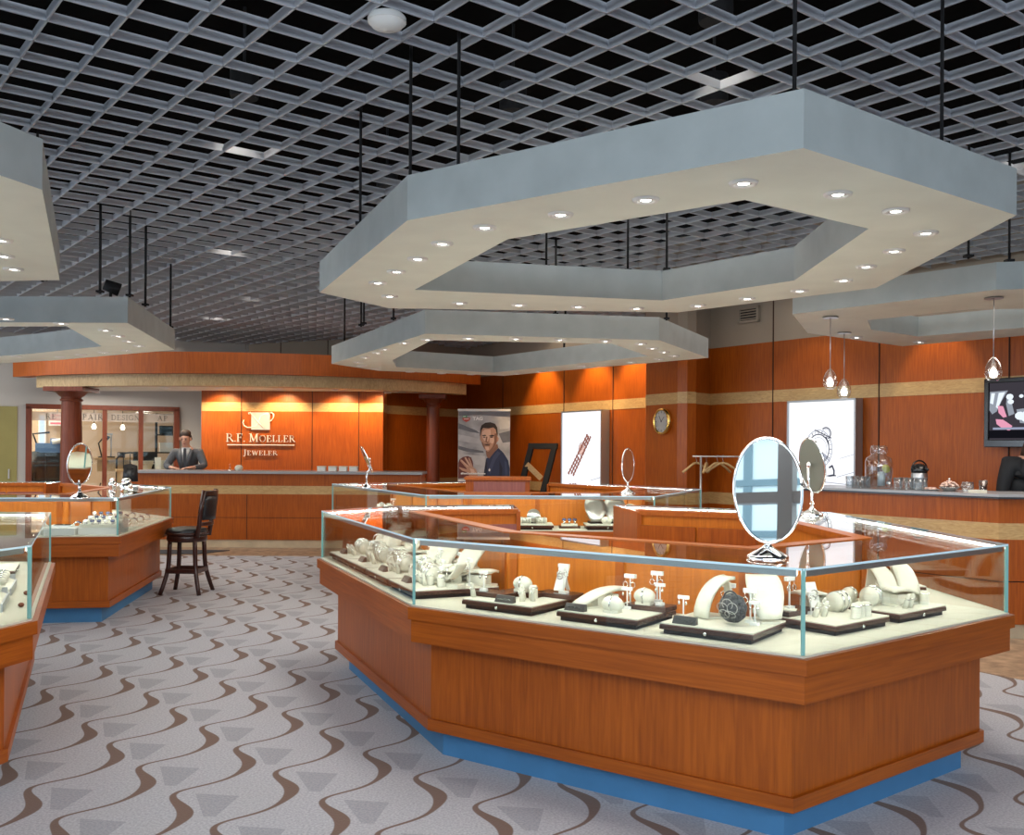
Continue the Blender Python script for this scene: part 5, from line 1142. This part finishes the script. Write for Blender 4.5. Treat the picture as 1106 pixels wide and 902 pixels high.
lo,rz=C3.at(3,c3s(65),.17,DZ+.0005); t=thing('white_display_box','low white display box with a dark printed lid in the left case','display box',lo,rz); MB().box((0,0,.03),(.25,.25,.06)).build('box','white',t,bevel=.003); g=MB(); g.box((-.02,.03,.068),(.17,.15,.016)); g.build('book','white',t); 
g=MB(); 
for x,y,w_,d_ in ((-.05,.06,.06,.05),(.02,.05,.05,.06),(-.03,.0,.09,.035),(.04,-.01,.04,.03)): g.box((x,y,.077),(w_,d_,.003))
g.build('print','black',t)
fill(C3,3,c3s(30),[('ball',-.05,.0,0),('pillow',.08,.04,0)],None,.3,'at the hidden left end of the left case')
# nearest left case: slanted trays of bangles
def slant(case,seg,s0,off,lab,rzx=0):
    lo,rz=case.at(seg,s0,off,DZ+.0005); t=thing('slanted_tray',lab,'display tray',lo,rz+rzx,'slanted trays in the nearest left case')
    g=MB(); h0,h1=.03,.15; w_=.40;d_=.36; g.add([(-w_/2,-d_/2,0),(w_/2,-d_/2,0),(w_/2,d_/2,0),(-w_/2,d_/2,0),(-w_/2,-d_/2,h0),(w_/2,-d_/2,h0),(w_/2,d_/2,h1),(-w_/2,d_/2,h1)],[(0,3,2,1),(4,5,6,7),(0,1,5,4),(2,3,7,6),(1,2,6,5),(0,4,7,3)]); g.build('tray_body','cream',t)
    g=MB(); g.box((0,-d_/2-.004,.018),(w_,.008,.036)); g.box((w_/2+.003,0,.03),(.006,d_,.06)); g.build('tray_edge','alu',t); 
    return t,lo,rz+rzx
for k,(s0,nm) in enumerate(((.42,'front right'),(.95,'rear right'))):
    t,lo,rz=slant(C4,3,s0,.31,'cream slanted tray of silver bangles, '+nm+' of the cut off left case'); R=Matrix.Rotation(rz,3,'Z')
    for i in range(4):
        for j in range(4):
            x=-.14+.09*i; y=-.13+.09*j; v=R@Vector((x,y,0)); zz=lo[2]+.03+.12*(y+.18)/.36
            lab='silver bangle roll on the '+nm+' slanted tray, '+['first','second','third','back'][j]+' row, '+ORD[i]
            o=spawn('bangles',(lo[0]+v.x,lo[1]+v.y,zz),rz+.5,lab,'silver bangle rolls'); o.scale=(.7,.7,.7)
fill(C4,3,1.65,[('ball',-.08,.02,0),('ball',.06,.03,.2),('ramp',.0,.12,1.2)],'tray',.33,'on far tray of cut-off case')
for k,s0 in enumerate((.35,.75,1.2,1.7)):
    lo,rz=C4.at(3,s0,.055,DZ+.0005); t=thing('polished_stone','small brown stone on the pale deck edge, '+['nearest','second','third','farthest'][k],'stone',lo,rz,'brown stones on the left case deck'); g=MB(); g.ball((0,0,.011),(.020,.014,.011),0,8); g.build('stone','mahog',t)
# ================================================================ things on the counters
q=P(131.5,521,H); t=thing('tablet_holder','black leather tablet holder standing on the left case','tablet holder',(q.x-.0,q.y+.25,H+.003),.25); g=MB(); g.sheet([[(-.085,-.03,0),(-.075,.03,.20)],[(0,-.045,0),(0,.025,.215)],[(.095,-.02,0),(.080,.035,.19)]],.012); g.build('panel','leather',t); g=MB(); g.seg((0,.01,.16),(0,.10,0),.08,.01,up=Vector((0,-1,0))); g.build('prop','black',t)
def canister(u,v,r,h,lab):
    q=P(u,v,H); t=thing('silver_canister',lab,'canister',(q.x,q.y,H+.0005),0,'silver canisters'); MB().lathe([(r*.9,0),(r,.01),(r,h*.55),(r*.7,h*.7)],24).build('jar','silver',t); MB().lathe([(r*.72,h*.70),(r*.75,h*.74),(r*.72,h*.9),(r*.4,h),(.001,h)],24).build('lid','chrome',t)
canister(136.5,531,.058,.125,'larger silver canister with lid on the left case, before the black holder'); canister(121.5,527,.038,.10,'small silver canister left of the black holder')
q=P(396,528,H); 
DT=1.1425
def ondesk(u,Y=14.65): q=PD(u,500,Y); return (q.x,Y,DT)
for k,u in enumerate((347.5,359.5,370.8,382)):
    t=thing('gift_box','white gift box with pale top on the desk, '+['leftmost of four','second of four from the left','third of four from the left','rightmost of four'][k],'gift box',ondesk(u),0,'white gift boxes'); MB().box((0,0,.028),(.12,.10,.056)).build('box','white',t,bevel=.003); MB().box((0,0,.066),(.125,.105,.020)).build('lid','cream',t,bevel=.002)
t=thing('cream_pot','small round cream pot on the front desk under the sign','pot',ondesk(258),0); MB().lathe([(.04,0),(.062,.03),(.055,.06),(.03,.08),(.001,.085)],20).build('pot','cream',t); g=MB(); g.ball((.04,-.02,.055),.022); g.build('knob','cream',t)
t=thing('slim_bottle','slim clear bottle left of the cream pot on the desk','bottle',ondesk(248.5),0); MB().lathe([(.028,0),(.028,.02),(.010,.05),(.008,.10),(.001,.105)],16).build('bottle','gthin',t); MB().lathe([(.03,0),(.03,.012),(.001,.012)],16).build('base','silver',t)
# coffee bar
def onbar(u,v): q=P(u,v,BZ); return (q.x,q.y,BZ+.0005)
def barp(s,o):  # metres along the bar from its corner (towards the back), o inward
    a=Vector(bp[1]);d=(Vector(bp[0])-a).normalized(); n=Vector((d.y,-d.x)); p=a+d*s+n*o; return (p.x,p.y,BZ+.0005)
def bars(u,o):
    a=Vector(bp[1]);d=(Vector(bp[0])-a).normalized(); n=Vector((d.y,-d.x)); p=a+n*o; q=PL(u,500,p,d); return (q.x,q.y,BZ+.0005)
l=bars(949.5,.30); s_=l[1]/F
t=thing('water_dispenser','clear glass water dispenser jar with lid and lemon on the coffee bar','water dispenser',l,.3); r=14.2*s_; h=46*s_
MB().lathe([(r*.9,.0),(r,.02),(r,h*.62),(r*.92,h*.70),(r*.55,h*.78),(r*.52,h*.82)],32).build('jar','gthin',t); MB().lathe([(r*.60,h*.80),(r*.62,h*.84),(r*.62,h*.94),(r*.55,h*1.0),(.001,h*1.0)],28).build('lid','gthin',t); MB().lathe([(.001,.015),(r*.93,.015),(r*.93,h*.50),(.001,h*.50)],28).build('water','water',t)
g=MB(); g.tube([(0,-r*.95,.05),(0,-r*1.25,.05)],.012,10); g.tube([(0,-r*1.2,.065),(0,-r*1.2,.02)],.009,8); g.box((0,-r*1.2,.075),(.012,.012,.03)); g.build('tap','chrome',t); g=MB(); g.lathe([(.001,0),(r*.33,0),(r*.33,.012),(.001,.012)],18,(r*.35,-r*.3,h*.45),0,Matrix.Rotation(1.2,3,'X')); g.build('lemon_slice','lemon',t); g=MB(); g.tube([(r*.2,0,.02),(r*.2,0,h*.38)],r*.28,12); g.build('ice','white',t)
def tumbler(loc,lab,grp,r=.034,h=.095):
    t=thing('glass_tumbler',lab,'glass',loc,0,grp); MB().lathe([(.001,.004),(r*.82,.004),(r*.80,0),(r*.86,.0),(r,h),(r*.93,h),(r*.80,.010),(.001,.010)],20).build('glass','gthin',t); return t
TB=[]
def glasses(us,offs,lab,grp):
    for k,(u,o_) in enumerate(zip(us,offs)):
        l=bars(u,o_); lb=lab+', '+ORD[k]
        if not TB: TB.append(tumbler(l,lb,grp,.038,.105))
        else: dup(TB[0],l,0,lb,grp)
glasses((918,924,930,936),(.20,.30,.18,.30),'upturned clear glass left of the water dispenser','glasses left of the dispenser')
glasses((970,976,982,987,993,997),(.17,.29,.17,.30,.17,.27),'clear glass right of the water dispenser','glasses right of the dispenser')
l=bars(993,.42); t=thing('coffee_airpot','black and steel coffee airpot behind the glasses on the bar','airpot',l,.3); MB().lathe([(.068,0),(.07,.02),(.07,.13),(.062,.15)],24).build('flask','steel',t); MB().lathe([(.066,.145),(.072,.16),(.066,.20),(.035,.225),(.001,.228)],24).build('lid','blackg',t); g=MB(); g.torus((0,0,.17),.085,.008,0,14,6,Matrix.Rotation(PI/2,3,'X'),0,PI); g.tube([(0,-.06,.19),(0,-.11,.175)],.012,8); g.build('handle','blackg',t)
l=bars(1025.5,.22); t=thing('candy_dish','shallow dish heaped with pale wrapped candy on the bar','candy dish',l,0); MB().lathe([(.045,0),(.05,.01),(.085,.035),(.088,.038),(.05,.014),(.001,.012)],24).build('dish','silver',t)
o=MB(); rr=random.Random(2)
for k in range(46): a=rr.uniform(0,6.28); r=.07*math.sqrt(rr.random()); o.ball((r*math.cos(a),r*math.sin(a),.035+.045*(1-(r/.075)**2)+rr.uniform(-.004,.004)),(.014,.010,.009),0,7)
o=o.build('candy','candy',t); o['kind']='stuff'
g=MB(); g.tube([(0,0,.07),(0,0,.10)],.006,8); g.ball((0,0,.103),.011); g.build('dish_finial','silver',t)
l=bars(1006,.2); t=thing('cookie_plate','flat plate of cookies left of the candy dish','plate',l,0); MB().lathe([(.05,0),(.085,.012),(.088,.013),(.05,.005),(.001,.004)],24).build('plate','white',t)
g=MB(); rr=random.Random(5)
for k in range(9): a=k*.7; g.lathe([(.001,0),(.022,0),(.022,.008),(.001,.010)],12,(.045*math.cos(a)*(.4+.6*(k%2)),.045*math.sin(a)*(.4+.6*(k%2)),.008+.006*(k%3)))
g.build('cookies','candy',t)
l=bars(1045,.2); t=thing('glass_bowl','small stemless glass bowl between candy dish and the person','bowl',l,0); MB().lathe([(.03,0),(.034,.004),(.052,.04),(.046,.085),(.043,.083),(.048,.04),(.03,.008),(.001,.008)],22).build('bowl','gthin',t)
l=bars(1062,.26); t=thing('drink_glass','glass of dark drink beside the person at the bar','glass',l,0); MB().lathe([(.03,0),(.036,.10),(.034,.10),(.029,.006),(.001,.006)],20).build('glass','gthin',t); MB().lathe([(.001,.007),(.029,.007),(.032,.06),(.001,.06)],20).build('drink','espresso',t)
l=bars(1056,.12); t=thing('napkin_pile','small pale napkin pile at the bar edge','napkins',l,.3); MB().box((0,0,.012),(.10,.10,.024)).build('napkins','cream',t)
l=bars(872,.3); t=thing('fruit_bowl','small bowl with orange fruit by the watch light box','fruit bowl',l,0); MB().lathe([(.04,0),(.07,.05),(.066,.05),(.038,.006),(.001,.006)],20).build('bowl','silverd',t)
for k in range(3): g=MB(); g.ball((.028*math.cos(2.1*k),.028*math.sin(2.1*k),.055),.032); o=g.build('orange','orangef',None,(l[0],l[1],l[2])); tag(o,'orange fruit in the small bowl on the bar, '+['right','back','front'][k]+' one','fruit','oranges')
# ================================================================ workshop behind the window
def wk(u,v,dp): 
    q=PL(u,v,L0+rn*dp,LD); return q
def wthing(nm,lab,cat,u,dp,grp=None): q=wk(u,482,dp); return thing(nm,lab,cat,(q.x,q.y,0),rzL,grp)
t=wthing('shelf_rack','black open shelf rack with boxes behind the right window pane','shelf',179.5,1.25); zt_=wk(179.5,447,1.25).z
g=MB()
for x in(-.18,.18):
    for y in(-.14,.14): g.box((x,y,zt_/2),(.025,.025,zt_))
g.build('rack_post','black',t); 
for z in (.55,1.0,1.38,1.72,zt_-.02): MB().box((0,0,z),(.38,.3,.025)).build('shelf_board','black',t)
for k,(z,m,hh) in enumerate(((1.0125,'cream',.22),(1.3925,'white',.18),(1.7325,'black',.16))):
    q=t.location+Vector((0,0,z+.0005)); x=thing('storage_box',['cream box on the low shelf of the black rack','white box on the middle shelf of the black rack','black case on the upper shelf of the black rack'][k],'box',q,rzL,'boxes on the rack'); MB().box((0,0,hh*.42),(.24,.22,hh*.84)).build('box',m,x); MB().box((0,0,hh*.92),(.25,.23,hh*.16)).build('lid',m,x)
t=wthing('workbench','oak jeweler bench with pale top seen through the middle panes','workbench',114,2.05); zt_=wk(112,494.5,1.95).z
MB().box((0,0,zt_-.025),(1.3,.6,.05)).build('bench_top','tabletop',t); 
for x in(-.58,.58):
    for y in(-.22,.22): MB().box((x,y,(zt_-.05)/2),(.06,.06,zt_-.05)).build('leg','tabletop',t)
MB().box((.3,0,zt_-.16),(.9,.5,.2)).build('drawer','tabletop',t)
bz=zt_+.0005
def onbench(nm,lab,cat,u,dp=2.05): q=wk(u,482,dp); return thing(nm,lab,cat,(q.x,q.y,bz),rzL)
t=onbench('desk_lamp','black jointed lamp on the oak bench left of the middle mullion','lamp',110); g=MB(); g.lathe([(.07,0),(.07,.02),(.01,.03)],16); g.build('lamp_base','black',t); g=MB(); g.tube([(0,0,.02),(-.06,0,.28),(.05,0,.42)],.014,6); g.build('arm','black',t); g=MB(); g.tube([(.05,0,.42),(.12,0,.36)],[.03,.06],12); g.build('lamp_shade','black',t)
t=onbench('magnifier_stand','thin metal stand with crossbar on the bench right of the mullion','stand',120); g=MB(); g.box((0,0,.012),(.14,.1,.024)); g.build('stand_foot','black',t); g=MB(); g.tube([(0,0,.02),(0,0,.46)],.012,6); g.box((-.04,0,.46),(.14,.03,.03)); g.build('pole','steel',t)
t=onbench('tool_cup','dark tool cup at the right end of the oak bench','cup',131); g=MB(); g.lathe([(.07,0),(.075,.11),(.065,.11),(.06,.01),(.001,.01)],18); g.build('cup','espresso',t)
t=wthing('office_chair','black wire back chair behind the desk beyond the window','chair',141,1.49); zc=wk(141,489,1.49).z
g=MB(); g.tube([(-.24,.1,.6),(-.24,.12,zc-.12),(-.16,.12,zc-.02),(0,.12,zc),(.16,.12,zc-.02),(.24,.12,zc-.12),(.24,.1,.6)],.016,8); g.build('back_frame','black',t)
g=MB()
for x in(-.12,0,.12): g.tube([(x,.11,.6),(x,.12,zc-.02)],.008,6)
g.build('back_rods','black',t); MB().box((0,-.1,.58),(.5,.45,.06)).build('seat','leather',t)
for x in(-.2,.2):
    for y in(-.28,.08): MB().box((x,y,.275),(.035,.035,.55)).build('leg','black',t)
t=wthing('side_table','low table behind the front desk holding the basket','table',155,.72); zt_=wk(155,507,.55).z; MB().box((0,0,zt_-.02),(.95,.66,.04)).build('table_top','tabletop',t)
for x in(-.42,.42):
    for y in(-.28,.28): MB().box((x,y,(zt_-.04)/2),(.045,.045,zt_-.04)).build('leg','tabletop',t)
q=wk(154,482,.55); t=thing('woven_basket','cream patterned basket behind the desk left end','basket',(q.x,q.y,zt_+.0005),rzL); MB().lathe([(.13,0),(.17,.15),(.18,.155),(.165,.155),(.12,.01),(.001,.01)],20,sx=1.15,sy=.8).build('basket','cream',t); g=MB(); g.torus((0,0,.09),.158,.012,0,22,6,sy=.72); g.build('band','hanger',t)
q=wk(170.5,482,.52); t=thing('paper_stack','tall stack of pale paper right of the basket','paper',(q.x,q.y,zt_+.0005),rzL); MB().box((0,0,.11),(.10,.16,.22)).build('paper','white',t)
q=wk(157,482,.92); t=thing('printer','black printer on the low table behind the basket','printer',(q.x-.0,q.y,zt_+.0005),rzL); MB().box((0,.02,.16),(.42,.16,.32)).build('printer_body','black',t,bevel=.01); MB().box((0,-.08,.10),(.3,.06,.02)).build('paper_tray','white',t)
for u,v in((101.5,461),(132.5,462)):
    q=wk(u,v,2.3); t=thing('bulb_pendant','small glowing pendant in the workshop, '+('left' if u<110 else 'right')+' one','pendant lamp',(q.x,q.y,q.z),0,'workshop pendants'); g=MB(); g.lathe([(.001,-.05),(.035,-.04),(.045,0),(.02,.06),(.001,.06)],16); g.build('bulb','bulb',t); g=MB(); g.tube([(0,0,.055),(0,0,3.0-q.z)],.006,6); g.build('cable','black',t)
t=wthing('engraving_machine','blue and white engraving machine on a dark stand, left pane','machine',55,1.75); zt_=wk(55,489,1.75).z
MB().box((0,0,zt_/2),(.6,.4,zt_)).build('stand','black',t); g=MB(); g.box((0,0,zt_+.09),(.52,.3,.18)); g.box((.1,0,zt_+.22),(.22,.22,.10)); g.build('machine_body','bluel',t); g=MB(); g.tube([(.02,-.16,zt_+.2),(.26,-.16,zt_+.24)],.05,10); g.build('drum','white',t); g=MB(); g.tube([(-.2,-.1,zt_+.05),(-.3,-.1,zt_+.35),(-.02,-.1,zt_+.38)],.018,6); g.build('arm','black',t)
t=wthing('bench_stool','black padded work stool at the left window pane','stool',36.5,.8); MB().lathe([(.17,.62),(.19,.66),(.17,.70),(.001,.71)],20).build('seat','leather',t); MB().tube([(0,0,.03),(0,0,.63)],.03,8).build('post','black',t); g=MB()
for k in range(5): a=2*PI*k/5; g.tube([(0,0,.05),(.26*math.cos(a),.26*math.sin(a),.025)],.02,6)
g.build('star_base','black',t); g=MB(); g.sheet([[(-.18,.17,.82),(-.17,.2,1.36)],[(0,.22,.82),(0,.25,1.40)],[(.18,.17,.82),(.17,.2,1.36)]],.05); g.build('backrest','leather',t); g=MB(); g.tube([(0,.1,.64),(0,.23,.75),(0,.24,1.0)],.02,6); g.build('back_bar','black',t)
q=PL(45.5,471,L0+rn*3.55,LD); t=thing('shopfront_reflection','tall narrow bright white shopfront reflection on the workshop wall','reflection strip',(q.x,q.y,0),rzL); za=PL(45.5,492,L0+rn*3.55,LD).z;zb_=PL(45.5,449,L0+rn*3.55,LD).z; g=MB(); g.box((0,-.01,(za+zb_)/2),(.09,.04,zb_-za)); g.build('bright_panel','shoprefl',t); g=MB(); frame_bars(g,-.07,.07,za-.02,zb_+.02,.025,-.01,.06); g.build('strip_frame','whitetrim',t)  # reflected shopfront put in as a glowing framed panel
q=PL(62,453,L0+rn*3.4,LD); t=thing('red_sign','red and white sign glowing high in the left window pane','sign',(q.x,q.y,q.z),rzL); 
g=MB(); g.box((0,.0,0),(.32,.03,.26)); g.build('sign_board','white',t); g=MB()
for k in range(3): g.box((0,-.018,.08-.08*k),(.26,.01,.035))
g.build('sign_stripe','redl',t); g=MB(); g.tube([(0,0,.13),(0,0,3.0-q.z)],.008,6); g.build('hanger_rod','steel',t)
# ================================================================ lights
def ringlights(path,z,p,wd=.25,col=(1,.94,.85)):
    n=len(path)
    for i in range(n):
        a=Vector(path[i]);c=Vector(path[(i+1)%n]); L=(c-a).length; m=(a+c)/2
        area((m.x,m.y,z-.02),L*.8,p*L,col,(0,0,math.atan2((c-a).y,(c-a).x)),wd)
mid=lambda A,B:[((a[0]+b[0])/2,(a[1]+b[1])/2) for a,b in zip(A,B)]
ringlights(mid(S1o[:3]+S1o[3:4]+S1o[4:5]+S1o[6:],S1i),Z1,7.5)
area((-.2,10.3,Z2-.03),2.2,36,(1,.93,.83)); area((-5,9.6,Z2-.03),2.5,42,(1,.93,.83)); area((-3.6,4.6,Z1-.03),1.6,22,(1,.94,.86)); area((3.9,7.2,2.5),1.2,22,(1,.9,.78))
area((-4.2,13.2,3.3),4,30,(1,.86,.68)); area((.8,14.6,3.3),2.6,18,(1,.85,.66)); area((2,9,3.36),5,42,(1,.92,.82))  # added fill lights below the grid, no fittings behind them
# wall washers
for u,v in ((590,398),(645,397),(688,395)):
    q=PL(u,v,POS[0],(POS[1]-POS[0]).normalized()); nrm=Vector((-.868,-.497)); spot((q.x+nrm.x*.5,q.y+nrm.y*.5,3.3),(q.x+nrm.x*.05,q.y,1.8),110,75,(1,.66,.32))
for u in (233,300,365,408):
    q=PD(u,420,15.55); spot((q.x,q.y,2.40),(q.x,16.0,1.75),52,110,(1,.66,.32))
spot((PD(205,420,15.3).x,14.9,2.38),(PD(205,480,15.2).x,15.3,1.2),16,80,(1,.9,.8))
q=PL(1015,400,WR0,WRD); spot((q.x-.45,q.y-.3,3.2),(q.x,q.y,2.0),30,60,(1,.75,.45))
q=PL(880,400,WR0,WRD); spot((q.x-.6,q.y-.5,3.2),(q.x,q.y,1.6),14,80,(1,.86,.68))
# workshop room: added fill light to brighten it
q=L0+LD*3.6+rn*1.8; area((q.x,q.y,2.9),2.5,130,(1,.86,.70))
# daylight panels behind the camera and at left, then added fills
area((.5,-2.25,3.45),9,290,(.82,.90,1),(PI/2-.12,0,0),1.0)
area((-9.8,6.5,2.2),7,150,(.70,.83,1),(0,-PI/2,0),3)
area((-8.2,13.2,3.3),3,90,(.95,.92,.88))  # added fill to brighten the grey left wall
area((-6.6,16.3,2.40),1.6,22,(1,.9,.8),sy=.5)  # added fill between canopy and left wall
for k,v in LABELS.items():
    if len(v)>1: print('DUPLABEL',k,v[:4],len(v))
    n=len(k.split())
    if n<4 or n>16: print('LABELLEN',n,k)
